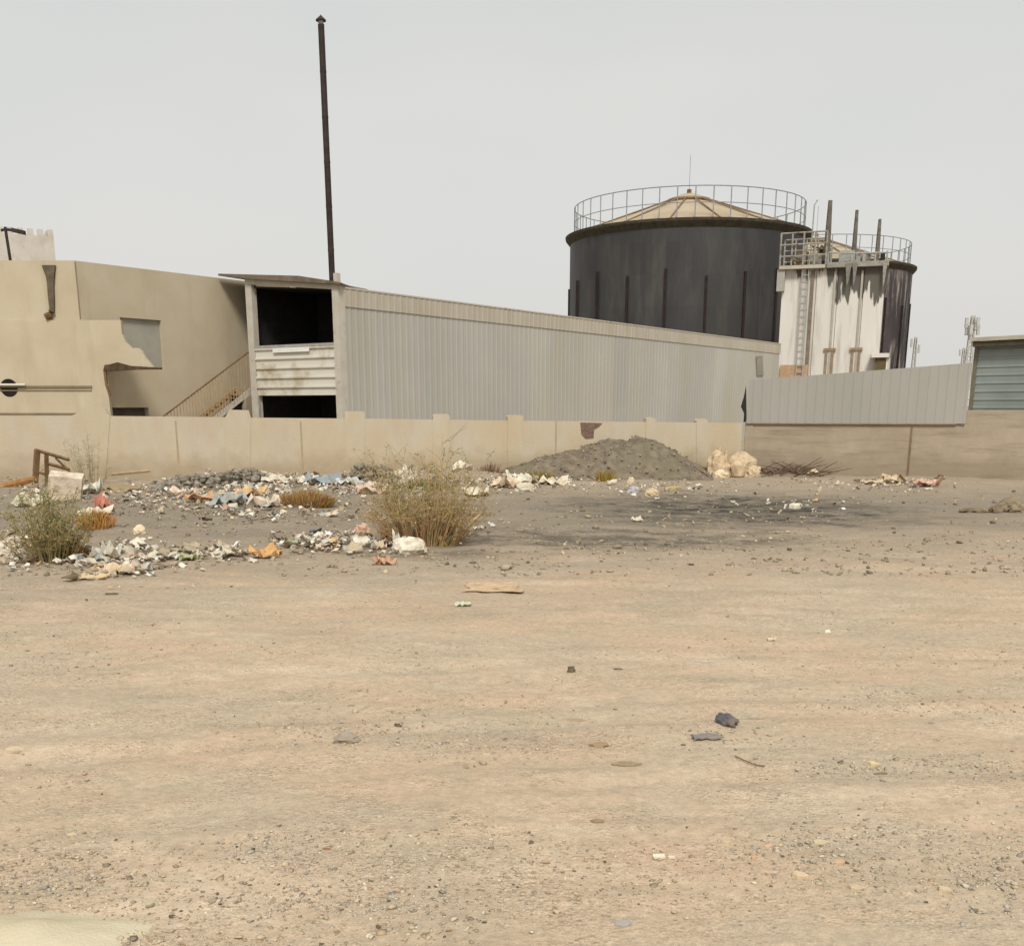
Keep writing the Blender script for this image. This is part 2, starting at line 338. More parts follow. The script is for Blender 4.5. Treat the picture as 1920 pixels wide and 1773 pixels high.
while y < 6000: ys.append(y); y *= 1.18
ys = np.array(ys); us = np.concatenate([[-300, -60, -14, -4, -2, -1.4], np.linspace(-1, 1, 420), [1.4, 2, 4, 14, 60, 300]])
YY, UU = np.meshgrid(ys, us, indexing='ij'); XX = UU * (.53 * np.clip(YY, 3, 1e9) + 1.0) / np.where(np.abs(UU) > 20, 1 + np.clip(YY, 0, None) / 60, 1)
ZZ = hz(XX, YY)
nr, nc = XX.shape; idx = np.arange(nr * nc).reshape(nr, nc)
fq = np.stack([idx[:-1, :-1], idx[:-1, 1:], idx[1:, 1:], idx[1:, :-1]], -1).reshape(-1, 4)
g = np_mesh('ground', np.stack([XX, YY, ZZ], -1).reshape(-1, 3), fq, ground_material(), smooth=True); g['kind'] = 'structure'

# ================================================================== shared materials
TAN = M('tan_plaster', S(198, 183, 155, .78), S(206, 193, 168, .80), .55, third=S(190, 174, 146, .76), tpos=(.5, .8), tscale=.8, tstretch=(1, 1, .2), bump=.15, bscale=25)
WALLP = M('wall_plaster', S(202, 184, 154, .79), S(205, 195, 174, .80), .9, stretch=(1, 1, .35), third=S(200, 178, 154, .76), tpos=(.48, .85), tscale=1.0, tstretch=(.9, .9, .22), bump=.25, bscale=12)
WALLB = M('wall_block', S(168, 153, 132, .80), S(182, 167, 145, .82), .8, stretch=(1, 1, .5), third=S(154, 138, 118, .76), tpos=(.48, .75), tscale=2.2, tstretch=(.25, .25, 2.6), bump=.3, bscale=9)
splash(WALLP, .25, 1.0, S(168, 148, 118, .72), .6); splash(WALLB, .25, 1.0, S(146, 130, 108, .72), .5)
SHEET = M('white_sheet', S(200, 197, 188, .66), S(206, 203, 192, .69), .25, rough=.55, third=S(202, 195, 176, .67), tpos=(.45, .7), tscale=.35, tstretch=(1, 1, .25), spec=.35)
panel_tint(SHEET, 'flat', .55, 40, .97, 1.06)
FASC = M('weathered_sheet', S(200, 190, 170, .70), S(208, 200, 184, .72), 1.2, stretch=(1, 1, .3), rough=.7)
FENCE = M('fence_sheet', S(170, 168, 158, .74), S(180, 175, 166, .74), .6, rough=.55, stretch=(1, 1, .3), spec=.35)
POST = M('pale_steel', S(196, 188, 172, .8), S(206, 200, 186, .8), 2, third=S(150, 130, 104, .7), tpos=(.58, .72), tscale=3)
DARK = M('dark_cladding_and_shade', S(40, 38, 38), S(52, 50, 48), 3)  # also the painted shade of shed interior, fence gap and stair recess
BLACK = M('black_iron', S(44, 36, 33), S(60, 50, 46), 4, rough=.7)
RUST = M('rusty_steel', S(150, 124, 92), S(170, 146, 112), 3)
BROWN = M('brown_timber', S(96, 74, 52), S(124, 98, 70), 6, stretch=(1, 1, .3))
GREYST = M('grey_steel', S(140, 140, 134), S(166, 164, 156), 5, rough=.6)
RAILB = M('blue_grey_rail', S(124, 130, 132), S(150, 152, 150), 4, rough=.6)
# ================================================================== BOUNDARY WALL
b0, b1, b2 = WB0, WB1, WB2
W1 = Fac((b0.x, b0.y), (b1.x, b1.y)); W2 = Fac((b1.x, b1.y), (b2.x, b2.y))
wl = empty('boundary_wall', (b0 + b1) / 2, 'long tan plastered boundary wall with stub piers along its top, running behind the rubbish', 'wall')
wl.location.z = 0
m = MB(); top = [(-170, 779), (130, 779), (418, 782), (480, 783), (700, 785), (1000, 789), (1300, 792), (1392, 793)]
q = [W1.sz(x, y) for x, y in top]; q = [(q[0][0], -.4)] + q + [(q[-1][0], -.4)]; q = [q[0]] + [q[-1]] + q[1:-1][::-1]
m.prism([W1.P(a, z) for a, z in q], [W1.P(a, z, -.22) for a, z in q]); mk('wall', m, WALLP, wl)
for (xa, xb, yt, ya) in ((646, 684, 771, 785), (812, 843, 776, 786), (952, 981, 778, 788), (1306, 1327, 785, 792)):
    m = MB(); W1.poly(m, [(xa, 925), (xb, 925), (xb, yt + 3), (xb - 4, yt), (xa + 4, yt), (xa, yt + 3)], .02, .30); mk('pier', m, WALLP, wl)
m = MB(); W1.poly(m, [(424, 925), (468, 925), (470, 782), (466, 769), (430, 768), (422, 783)], .02, .30); mk('pier', m, WALLP, wl, 'wide tapered pier cap')
m = MB(); W1.poly(m, [(146, 925), (196, 925), (206, 780), (196, 766), (178, 764), (164, 759), (152, 772), (136, 778)], .02, .30); mk('pier', m, WALLP, wl, 'broken uneven pier')
m = MB(); W1.poly(m, [(1206, 925), (1230, 925), (1230, 786), (1222, 782), (1212, 784)], .02, .30); mk('pier', m, WALLP, wl)
m = MB(); W1.poly(m, [(1088, 792), (1130, 793), (1124, 800), (1114, 806), (1113, 822), (1098, 823), (1090, 815)], .006, .05)
mk('exposed_brick', m, M('raw_brick', S(100, 82, 70), S(128, 106, 92), 9, bump=.5), wl, 'dark broken patch of bare brick at the top of the wall')
for xj in (333, 566, 1042):
    m = MB(); a_ = W1.sz(xj, 840)[0]; W1.rect(m, a_ - .03, a_ + .03, -.1, W1.sz(xj, 789)[1], .004, .02); mk('joint', m, M('wall_joint', S(176, 160, 132, .76), S(190, 172, 144, .76), 3), wl)
wr = empty('boundary_wall', (b1 + b2) / 2, 'brownish blockwork boundary wall at the right, below the white sheet fence', 'wall'); wr.location.z = 0
m = MB(); W2.holed(m, 0.004, W2.len, -.4, W2.sz(1450, 793)[1], [], 0, .25)
mk('wall', m, WALLB, wr)
m = MB(); zt = W2.sz(1870, 769)[1]; zb = W2.sz(1450, 793)[1]; W2.rect(m, W2.sz(1812, 780)[0], W2.len, zb, zt, .002, .25); mk('raised_wall', m, WALLB, wr, 'higher end of the wall')
m = MB(); W2.rect(m, W2.sz(1704.5, 840)[0], W2.sz(1708, 840)[0], -.1, W2.sz(1706, 800)[1], .03, .04); mk('post', m, M('bar_brown', S(112, 92, 72), S(132, 112, 90), 3), wr, 'thin rusty upright bar')
m = MB(); W2.rect(m, .02, W2.sz(1385 + 25, 840)[0], -.1, W2.sz(1395, 791)[1], .03, .05); mk('pier', m, WALLB, wr)
# ================================================================== SHEET FENCE on the right wall
fb = empty('sheet_fence', W2.P(5, 0), 'low white ribbed sheet fence standing on the brownish block wall', 'fence')
fo = .09
fa0, fa1 = W2.sz(1401, 760, fo)[0], W2.sz(1816, 740, fo)[0]
zl, zr = W2.sz(1401, 713, fo)[1], W2.sz(1818, 680, fo)[1]; zbl = W2.sz(1500, 793, fo)[1]
m = MB(); corrugated(W2, m, fa0, fa1, lambda a: zbl, lambda a: zl + (zr - zl) * (a - fa0) / (fa1 - fa0), .32, .013, fo, .03); mk('sheet', m, FENCE, fb)
m = MB(); W2.rect(m, fa0, fa1 - .3, zbl - .035, zbl - .004, fo + .005, .04); mk('bottom_rail', m, M('rail_dull', S(140, 118, 96), S(156, 134, 110), 3), fb)
for k in range(6):
    a = fa0 + .1 + (fa1 - fa0 - .2) * k / 5; m = MB(); W2.rect(m, a - .03, a + .03, zbl - .05, zbl + 1.6, fo - .035, .06); mk('post', m, GREYST, fb)
m = MB(); W2.poly(m, [(1399, 722), (1400, 790), (1394, 792), (1395, 775), (1389, 762), (1394, 746)], fo - .02, .03); mk('dark_gap_patch', m, DARK, fb, 'black patch painting the dark gap at the left end')  # black sheet put in to paint the darkness of an open gap
# ================================================================== LEFT BUILDING
DIR = Vector((.57, .8216, 0)); PER = Vector((-.8216, .57, 0))
c0 = at(150, 600, 46); c0.z = 0
BR = Fac(c0, c0 + DIR * 30); BL = Fac(c0, c0 + Vector((-30, 0, 0)))
zr_ = BR.sz(152, 490)[1]
bd = empty('tan_building', c0 + PER * 4, 'flat roofed tan plastered building on the left with a grey window opening', 'building'); bd.location.z = 0
aE = BR.sz(462, 640)[0] + 3
wins = [BR.phole(229, 305, 598, 691), BR.phole(212, 280, 764, 800), BR.phole(432, 462, 742, 790)]
m = MB(); BR.holed(m, 0, aE, -.3, zr_, wins, 0, .35); mk('side_wall', m, TAN, bd)
m = MB(); BL.rect(m, .004, 14, -.3, zr_ + .003, .0, .35); mk('front_wall', m, TAN, bd)
m = MB(); m.prism([q_ + Vector((0, 0, zr_ - .5)) for q_ in (BR.P(.6, 0, -.4), BR.P(aE, 0, -.4), BR.P(aE, 0, -10), BL.P(13, 0, -.6))], [q_ + Vector((0, 0, zr_ - .3)) for q_ in (BR.P(.6, 0, -.4), BR.P(aE, 0, -.4), BR.P(aE, 0, -10), BL.P(13, 0, -.6))]); mk('roof', m, TAN, bd)
m = MB(); h = wins[0]; BR.rect(m, h[0] - .05, h[1] + .05, h[2] - .05, h[3] + .05, -.14, .05); wf = mk('window', m, M('window_board', S(176, 172, 158, .8), S(158, 156, 146, .8), .8, rough=.6), bd, 'grey boarded window opening')
m = MB(); h = wins[1]; BR.rect(m, h[0] - .05, h[1] + .05, h[2] - .05, h[3] + .05, -.30, .05); mk('window', m, M('window_dark', S(64, 44, 38), S(92, 92, 84), .5, rough=.5), bd, 'low dark window just above the wall')
m = MB(); h = wins[2]; BR.rect(m, h[0] - .05, h[1] + .05, h[2] - .05, h[3] + .05, -.30, .05); mk('stair_shade_recess', m, DARK, bd, 'dark recess added to paint the shade under the stair')  # dark panel added in a recess to paint the shade below the stair
m = MB(); BR.rect(m, .0, .05, BR.sz(152, 598)[1], zr_ - .05, .012, .02); mk('corner_joint', m, M('joint', S(160, 146, 122, .7), S(176, 160, 134, .7), 2), bd)
# broken annex wall in front
AN = .10
m = MB(); BL.poly(m, [(-80, 600), (150, 600), (226, 600), (229, 626), (236, 642), (247, 653), (258, 652), (266, 658), (274, 672), (288, 689), (240, 691), (197, 689), (201, 720), (208, 779), (212, 860), (-80, 860)], AN, .22)
an = mk('annex_wall', m, TAN, bd, 'lower front wall with a broken stepped edge')
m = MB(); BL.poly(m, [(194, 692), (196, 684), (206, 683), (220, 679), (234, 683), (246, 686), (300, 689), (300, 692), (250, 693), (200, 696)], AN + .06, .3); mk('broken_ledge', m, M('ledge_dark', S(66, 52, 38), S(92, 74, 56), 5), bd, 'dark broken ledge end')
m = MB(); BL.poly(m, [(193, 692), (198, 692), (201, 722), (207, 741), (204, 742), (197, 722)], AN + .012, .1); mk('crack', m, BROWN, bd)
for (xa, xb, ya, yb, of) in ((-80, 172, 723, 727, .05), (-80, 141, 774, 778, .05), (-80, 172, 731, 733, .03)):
    m = MB(); BL.prect(m, xa, xb, ya, yb, AN + of, .08); mk('ledge', m, M('groove_shadow_tone', S(150, 132, 106, .6), S(166, 148, 120, .6), 3), bd)  # dark-toned strips painting the shadow lines of the wall's grooves
# black disc painting the dark inside of a round hole, with pipe
a, z = BL.sz(17, 727, AN); m = MB()
ring = [(a + .36 * math.cos(t) * 1.0, z + .36 * math.sin(t)) for t in np.linspace(0, 2 * math.pi, 25)[:-1]]
m.prism([BL.P(p, q_, AN + .015) for p, q_ in ring], [BL.P(p, q_, AN - .02) for p, q_ in ring]); mk('round_opening', m, M('opening_shade', S(30, 26, 22), S(38, 34, 30), 2), bd, 'round black opening')
m = MB(); m.tube([BL.P(a + 2.0, z + .12, AN + .14), BL.P(a - .75, z + .12, AN + .14)], .045, 8); mk('pipe', m, M('white_pipe', S(222, 214, 198, .8), S(230, 224, 210, .8), 2), bd, 'white pipe across the round opening')
# dark funnel shape with a short bent tube at its foot
def lp(x, y): return BL.P(*BL.sz(x, y, .12), .12)
m = MB()
pts = [(78, 497, 103), (81, 506, 102), (86, 518, 101), (88, 534, 100), (90, 560, 101), (93, 585, 101)]
fr = [lp(x, y) for x, y, _ in pts] + [lp(x2, y) for _, y, x2 in pts[::-1]]
m.prism(fr, [p - BL.n * .1 for p in fr]); hp = mk('dark_funnel', m, M('funnel_dark', S(84, 76, 60), S(106, 96, 78), 3), bd, 'dark funnel-shaped strip')
m = MB(); m.tube([lp(96, 583), lp(94, 590), lp(86, 594)], .14, 8); mk('elbow', m, BROWN, hp)
# crenellated tower
tA = at(-90, 480, 75.2); tB = at(104, 480, 78); TW = Fac((tA.x, tA.y), (tB.x, tB.y))
tw = empty('crenellated_tower', ((tA.x + tB.x) / 2, 80, 0), 'pale crenellated tower top behind the tan building', 'tower')
PALE = M('pale_render', S(206, 198, 184, .8), S(214, 208, 196, .82), .8, third=S(190, 180, 164, .8), tscale=1.2, tpos=(.5, .75))
zt = TW.sz(60, 441)[1]; m = MB(); TW.rect(m, 0, TW.len, 0, zt, 0, 2.6); mk('wall', m, PALE, tw)
a = TW.len
while a > .6:
    m = MB(); TW.rect(m, a - .36, a, zt, zt + .42, -.003, .4); mk('merlon', m, PALE, tw); a -= .62
k = 0.3
for k in range(3):
    m = MB(); m.box(TW.P(TW.len - .22, zt + .21, -.9 - k * .62), TW.d * .2, TW.n * .18, (0, 0, .21)); mk('merlon', m, PALE, tw)
# lamp post on the roof
lp0, lp1, lp2 = at(21, 492, 52), at(10, 430, 52), at(40, 436, 52)
ln = empty('roof_mast', lp0, 'thin leaning dark mast with a side arm on the tan building roof', 'mast')
m = MB(); m.tube([lp0 - Vector((0, 0, .5)), lp1 + Vector((0, 0, .1))], .07, 8); mk('pole', m, BLACK, ln)
m = MB(); m.tube([at(2, 432, 52), lp1, at(26, 432, 52)], .06, 8); mk('arm', m, BLACK, ln)
m = MB(); m.box(at(35, 434, 52), (.28, 0, -.06), (0, .1, 0), (0, 0, .09)); mk('lamp_head', m, BLACK, ln)
# ================================================================== STAIR
s0 = at(300, 784, 47.2); s0.z = 0; STF = Fac(s0, s0 + DIR * 20)
stt = empty('steel_stair', s0 + DIR * 3, 'rusty steel stair with railings climbing to the open shed', 'stair'); stt.location.z = 0
r0, r1 = STF.sz(308, 779), STF.sz(467, 659)
t0_, t1_ = STF.sz(422, 779, 0), STF.sz(470, 738, 0)
sl = (r1[1] - r0[1]) / (r1[0] - r0[0])
drop = (r1[1] - t1_[1])
zrail = lambda a: r0[1] + sl * (a - r0[0])
aS = r0[0] - 3.0; aT = r1[0] + .1
for of in (0, -1.1):
    if of == 0:
        m = MB(); m.tube([STF.P(aS, zrail(aS), of), STF.P(aT, zrail(aT), of)], .035, 8); mk('handrail', m, BROWN, stt)
    m = MB(); m.prism([STF.P(aS, zrail(aS) - drop, of), STF.P(aT, zrail(aT) - drop, of), STF.P(aT, zrail(aT) - drop + .28, of), STF.P(aS, zrail(aS) - drop + .28, of)],
                      [STF.P(aS, zrail(aS) - drop, of - .05), STF.P(aT, zrail(aT) - drop, of - .05), STF.P(aT, zrail(aT) - drop + .28, of - .05), STF.P(aS, zrail(aS) - drop + .28, of - .05)]); mk('stringer', m, POST if of == 0 else RUST, stt)
a = aS + .3
while a < aT:
    m = MB(); m.tube([STF.P(a, zrail(a) - drop + .2, 0), STF.P(a, zrail(a), 0)], .018, 6); mk('baluster', m, RUST, stt); a += .17
a = aS + .1
while a < aT:
    m = MB(); z = zrail(a) - drop + .2; m.box(STF.P(a + .14, z, -.575), STF.d * .15, STF.n * .5, (0, 0, .02)); mk('tread', m, RUST, stt); a += .30
# ================================================================== OPEN SHED
k0 = at(640, 660, 48); k0.z = 0
SF = Fac(k0, k0 + PER * 20); SS = Fac(k0, k0 + DIR * 60)
sh = empty('long_shed', k0 + DIR * 20 + PER * 3, 'long shed of white ribbed sheets with an open dark front end and thin flat roof', 'shed'); sh.location.z = 0
aL = SF.sz(468, 650)[0]; aEnd = SS.sz(1460, 690)[0]
ztop0, ztop1 = SS.sz(642, 541)[1], SS.sz(1458, 645)[1]
zt_ = lambda a: ztop0 + (ztop1 - ztop0) * a / aEnd
fh = ztop0 - SS.sz(645, 570)[1]
m = MB(); corrugated(SS, m, .3, aEnd, lambda a: -.2, lambda a: zt_(a) - fh * (.75 + .25 * a / aEnd), .42, .015, 0, .08); mk('side_sheeting', m, SHEET, sh)
m = MB(); corrugated(SS, m, .3, aEnd + .1, lambda a: zt_(a) - fh - .1, lambda a: zt_(a), .42, .015, .045, .04); mk('fascia', m, FASC, sh)
m = MB(); m.prism([SS.P(.3, zt_(0) + .004, .075), SS.P(aEnd + .1, zt_(aEnd) + .004, .075), SS.P(aEnd + .1, zt_(aEnd) + .07, .075), SS.P(.3, zt_(0) + .07, .075)], [SS.P(.3, zt_(0) + .004, -.3), SS.P(aEnd + .1, zt_(aEnd) + .004, -.3), SS.P(aEnd + .1, zt_(aEnd) + .07, -.3), SS.P(.3, zt_(0) + .07, -.3)]); mk('roof_edge', m, POST, sh)
m = MB(); SS.rect(m, -.12, .3, -.2, ztop0 + .15, .04, .35); mk('corner_post', m, POST, sh)
m = MB(); SS.rect(m, -.10, .12, ztop0 + .155, ztop0 + .6, .0, .2); mk('post_stub', m, POST, sh)
m = MB(); W = 6.0
m.prism([SS.P(4.9, zt_(5) - .06, -.1), SS.P(aEnd, zt_(aEnd) - .06, -.1), SS.P(aEnd, zt_(aEnd) - .06 + .2, -W), SS.P(4.9, zt_(5) - .06 + .2, -W)],
        [SS.P(4.9, zt_(5) - .16, -.1), SS.P(aEnd, zt_(aEnd) - .16, -.1), SS.P(aEnd, zt_(aEnd) + .04, -W), SS.P(4.9, zt_(5) + .04, -W)]); mk('roof', m, FASC, sh)
m = MB(); m.box(SS.P(aEnd - .06, zt_(aEnd) / 2 - .3, -W / 2 - .1), SS.d * .05, SS.n * (W / 2 - .05), (0, 0, zt_(aEnd) / 2 - .2)); mk('end_wall', m, SHEET, sh)
# front end: posts, beam, panel
pl = SF.sz(474, 650)[0]
zbeam = SF.sz(560, 535)[1]
m = MB(); SF.rect(m, pl - .18, pl + .22, -.2, SF.sz(468, 522)[1], .06, .3); mk('front_post', m, POST, sh)
m = MB(); SF.poly(m, [(463, 523), (636, 534), (634, 543), (464, 533)], .10, .14); mk('beam', m, FASC, sh)
m = MB()
ro = [SF.sz(409, 513, .3), SF.sz(560, 517, .3), SF.sz(637, 529, .3), SF.sz(637, 533, .3), SF.sz(470, 523, .3), SF.sz(409, 517, .3)]
m.prism([SF.P(a, z, .3) for a, z in ro], [SF.P(a + (2.2 if i in (2, 3) else .6 if i in (1, 4) else 0), z - .1, -4.7) for i, (a, z) in enumerate(ro)]); mk('canopy_roof', m, M('canopy_metal', S(92, 82, 68), S(122, 110, 92), 1.5), sh, 'thin tilted canopy roof over the open end')
# panel of horizontal sheets
za, zb_ = SF.sz(560, 741)[1], SF.sz(560, 650)[1]; a0p, a1p = SF.sz(638, 690)[0], SF.sz(470, 690)[0]
a0p, a1p = min(a0p, a1p), pl - .19
m = MB(); n_ = 5; hh = (zb_ - za) / n_; v = []; prof = []
for k in range(n_):
    for dz, dd in ((0, .0), (.72, .0), (.80, .07), (.97, .07)): prof.append((za + (k + dz) * hh, dd))
prof.append((zb_, 0)); n = len(prof)
for a in (a0p, a1p):
    v += [SF.P(a, z, .02 + d) for z, d in prof] + [SF.P(a, z, -.04) for z, d in prof]
f = [(i, i + 1, 2 * n + i + 1, 2 * n + i) for i in range(n - 1)] + [(n + i, 3 * n + i, 3 * n + i + 1, n + i + 1) for i in range(n - 1)] + [(n - 1, 2 * n - 1, 4 * n - 1, 3 * n - 1), (0, 2 * n, 3 * n, n)]
m.add(v, f); mk('front_panel', m, M('panel_sheet', S(206, 202, 190, .95), S(212, 208, 196, .95), .7, rough=.6, third=S(186, 170, 136, .75), tscale=.5, tpos=(.5, .65)), sh)
m = MB(); SF.prect(m, 511, 579, 652, 660, .13, .03); mk('notice_strip', m, M('white_board', S(236, 234, 228, .88), S(228, 226, 220, .86), 5), sh, 'narrow white strip on the panel')
m = MB(); SF.prect(m, 476, 637, 645, 650, .10, .06); mk('sill_rail', m, GREYST, sh)
m = MB(); SF.prect(m, 482, 486, 742, 800, .04, .1); mk('low_post', m, GREYST, sh)
zcR, zcL = ztop0 - .06, SF.sz(466, 533)[1] - .12
zc = lambda a: zcR + (zcL - zcR) * a / aL
q = [(.32, -.2), (aL + .2, -.2), (aL + .2, zc(aL) + .03), (.32, zc(.32) + .03)]
m = MB(); m.prism([SF.P(a, z, -4.6) for a, z in q], [SF.P(a, z, -4.72) for a, z in q]); mk('inner_wall', m, DARK, sh)  # dark inner surfaces carry the shed's interior shade in their colour
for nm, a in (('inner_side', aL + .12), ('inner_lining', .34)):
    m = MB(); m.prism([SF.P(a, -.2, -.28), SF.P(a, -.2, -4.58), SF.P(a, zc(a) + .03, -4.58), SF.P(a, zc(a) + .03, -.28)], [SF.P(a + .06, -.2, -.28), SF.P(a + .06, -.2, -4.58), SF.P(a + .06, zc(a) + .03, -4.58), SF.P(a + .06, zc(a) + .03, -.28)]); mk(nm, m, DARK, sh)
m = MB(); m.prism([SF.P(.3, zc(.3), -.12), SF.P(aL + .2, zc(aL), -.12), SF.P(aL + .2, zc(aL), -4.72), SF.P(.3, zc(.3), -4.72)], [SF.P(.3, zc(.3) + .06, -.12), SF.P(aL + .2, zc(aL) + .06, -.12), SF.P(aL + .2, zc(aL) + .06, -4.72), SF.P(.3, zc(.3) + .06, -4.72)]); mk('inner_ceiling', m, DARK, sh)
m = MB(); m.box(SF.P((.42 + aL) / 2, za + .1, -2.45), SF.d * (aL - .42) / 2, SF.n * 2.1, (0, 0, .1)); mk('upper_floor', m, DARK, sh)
# upright grey patch on shed far end
m = MB(); SS.poly(m, [(1419, 668), (1430, 667), (1432, 704), (1420, 704)], .09, .05); mk('grey_patch', m, M('patch_grey', S(150, 142, 128, .8), S(168, 160, 146, .8), 2), sh)
# ================================================================== CHIMNEY
cb = SF.P(*SF.sz(623, 600, -.5), -.5); cy = cb.y; ct = at(602, 44, cy); cx = cb.x
ch = empty('chimney_flue', (cx, cy, 0), 'tall thin dark steel chimney with a small conical cap above the shed roof', 'chimney')
xt = at(602.5, 60, cy).x; xb_ = at(623, 525, cy).x; zt1, zb1 = at(602, 46, cy).z, at(623, 525, cy).z
def chx(z): return xb_ + (xt - xb_) * (z - zb1) / (zt1 - zb1)
rr = 5.6 / F * cy / 1.05
m = MB(); zz = [zb1 - .5 + (zt1 - zb1 + .5) * k / 6 for k in range(7)]; m.tube([(chx(z), cy, z) for z in zz], rr, 16); mk('flue', m, BLACK, ch, smooth=False)
for z in zz[1:-1]:
    m = MB(); m.tube([(chx(z), cy, z - .05), (chx(z), cy, z + .05)], rr * 1.05, 16); mk('joint_band', m, BLACK, ch)
m = MB(); m.tube([(xt, cy, zt1), (xt, cy, zt1 + .14)], rr * .8, 12); mk('cap_collar', m, GREYST, ch)
m = MB(); m.lathe((xt, cy, zt1 + .12), [(0.0, 0.0), (.21, 0.0), (.21, .04), (.03, .2), (0.0, .24)], 16); mk('cap', m, BLACK, ch)
# ================================================================== TANKS
def tank(cx, cy, rad, zr, H, label, mat, roofmat, phase, dirty, nrib=20, rail=3.2):
    t = empty('storage_tank', (cx, cy, 0), label, 'tank', 'big dark tanks behind the long shed'); c = (cx, cy, 0)
    az = math.atan2(-cy, -cx)
    m = MB(); m.lathe(c, [(rad, -.3), (rad, zr)], 96); mk('shell', m, mat, t, smooth=True)
    m = MB(); m.lathe(c, [(rad, zr - .75), (rad + .5, zr - .15), (rad + .55, zr + .12), (rad - .2, zr + .14), (rad - .2, zr - .7)], 96); mk('rim', m, M('rim_dark', S(58, 54, 46), S(76, 70, 58), 2), t)
    m = MB(); m.lathe(c, [(rad - .15, zr + .13), (rad * .16, zr + H * .82), (.0, zr + H * .84)], 96); mk('roof', m, roofmat, t)
    m = MB(); m.lathe(c, [(rad * .17, zr + H * .80), (rad * .18, zr + H * .88), (rad * .06, zr + H), (0, zr + H * 1.01)], 32); hb = mk('roof_hub', m, roofmat, t)
    m = MB(); m.lathe(c, [(rad * .185, zr + H * .80), (rad * .19, zr + H * .84), (rad * .15, zr + H * .86)], 32); mk('hub_rim', m, BROWN, hb)
    m = MB(); m.tube([(cx, cy, zr + H), (cx, cy, zr + H + .5)], .25, 8); mk('vent', m, BROWN, hb)
    m = MB(); m.tube([(cx, cy, zr + H + .5), (cx, cy, zr + H + 4.0)], .035, 6); mk('lightning_rod', m, GREYST, hb)
    for k in range(16):
        a = 2 * math.pi * k / 16 + .1; d = Vector((math.cos(a), math.sin(a), 0)); p = Vector(c)
        m = MB(); m.tube([p + d * (rad - .3) + Vector((0, 0, zr + .22)), p + d * rad * .17 + Vector((0, 0, zr + H * .86))], .08, 5); mk('roof_beam', m, M('beam_brown', S(120, 98, 76), S(140, 118, 94), 3), t)
    for k in range(nrib):
        a = az + phase + 2 * math.pi * k / nrib
        d = Vector((math.cos(a), math.sin(a), 0)); tgt = Vector((-d.y, d.x, 0)); p = Vector(c)
        ht = zr * (.74 + .012 * ((k * 7) % 5))
        m = MB(); m.box(p + d * (rad + .10) + Vector((0, 0, ht / 2)), d * .08, tgt * .13, (0, 0, ht / 2)); mk('rib', m, M('rib_dark', S(40, 33, 32), S(52, 42, 38), 2), t)
    rr_ = rad - .45
    for nm, z, r_ in (('handrail', rail, .05), ('mid_rail', rail * .52, .04)):
        m = MB(); n_ = 96; m.lathe((cx, cy, zr + z), [(rr_ - r_, 0), (rr_, -r_), (rr_ + r_, 0), (rr_, r_), (rr_ - r_, 0)], n_); mk(nm, m, RAILB, t)
    for k in range(44):
        a = 2 * math.pi * (k + .3) / 44; p = Vector((cx + rr_ * math.cos(a), cy + rr_ * math.sin(a), zr + .1))
        m = MB(); m.tube([p, p + Vector((0, 0, rail - .1))], .06, 6); mk('rail_post', m, RAILB, t)
    return t
TANKM = M('tank_grey', S(50, 49, 50, .8), S(62, 60, 59, .8), .22, rough=.55, stretch=(1, 1, .35), third=S(78, 76, 70, .85), tscale=.6, tpos=(.46, .76), tstretch=(1, 1, .2), detail=8, spec=.4)
TANKD = M('tank_stained', S(52, 49, 51), S(72, 67, 67), .4, rough=.7, stretch=(1, 1, .3), third=S(150, 142, 136), tscale=1.2, tpos=(.50, .70), tstretch=(1, 1, .15), detail=8)
ROOFM = M('tank_roof', S(190, 170, 142, .72), S(206, 190, 164, .74), .25)
panel_tint(TANKM, 'round', 40, 3.1, .92, 1.12); panel_tint(TANKD, 'round', 40, 3.1, .85, 1.2)
D1 = 130.0; a1 = math.radians(8.72); c1 = (D1 * math.sin(a1), D1 * math.cos(a1)); R1 = 13.15
zrim = at(1290, 411, (D1 - R1) * math.cos(a1)).z
tank(*c1, R1, zrim, 4.6, 'largest dark grey round tank with a pale conical roof and a ring of railings', TANKM, ROOFM, math.pi / 20, False)
D2 = 164.0; a2 = math.radians(14.9); c2 = (D2 * math.sin(a2), D2 * math.cos(a2))
tank(*c2, 13.0, at(1715, 503, 153.5).z, 4.6, 'stained dark tank half hidden behind the white tower', TANKD, ROOFM, math.pi / 20, True)
# ================================================================== WHITE PROCESS TOWER
pA, pB = at(1461, 620, 106.5), at(1652, 620, 103.6); TP = Fac((pA.x, pA.y), (pB.x, pB.y))
pt = empty('white_tower', ((pA.x + pB.x) / 2, 107, 0), 'white panelled process tower with ladder and grey stained top before the tanks', 'tower')
WPAN = M('white_panel', S(214, 209, 200, .86), S(221, 216, 208, .88), .35, rough=.7, stretch=(1, 1, .25), third=S(166, 158, 144, .8), tscale=.9, tpos=(.50, .78), tstretch=(1, 1, .12))
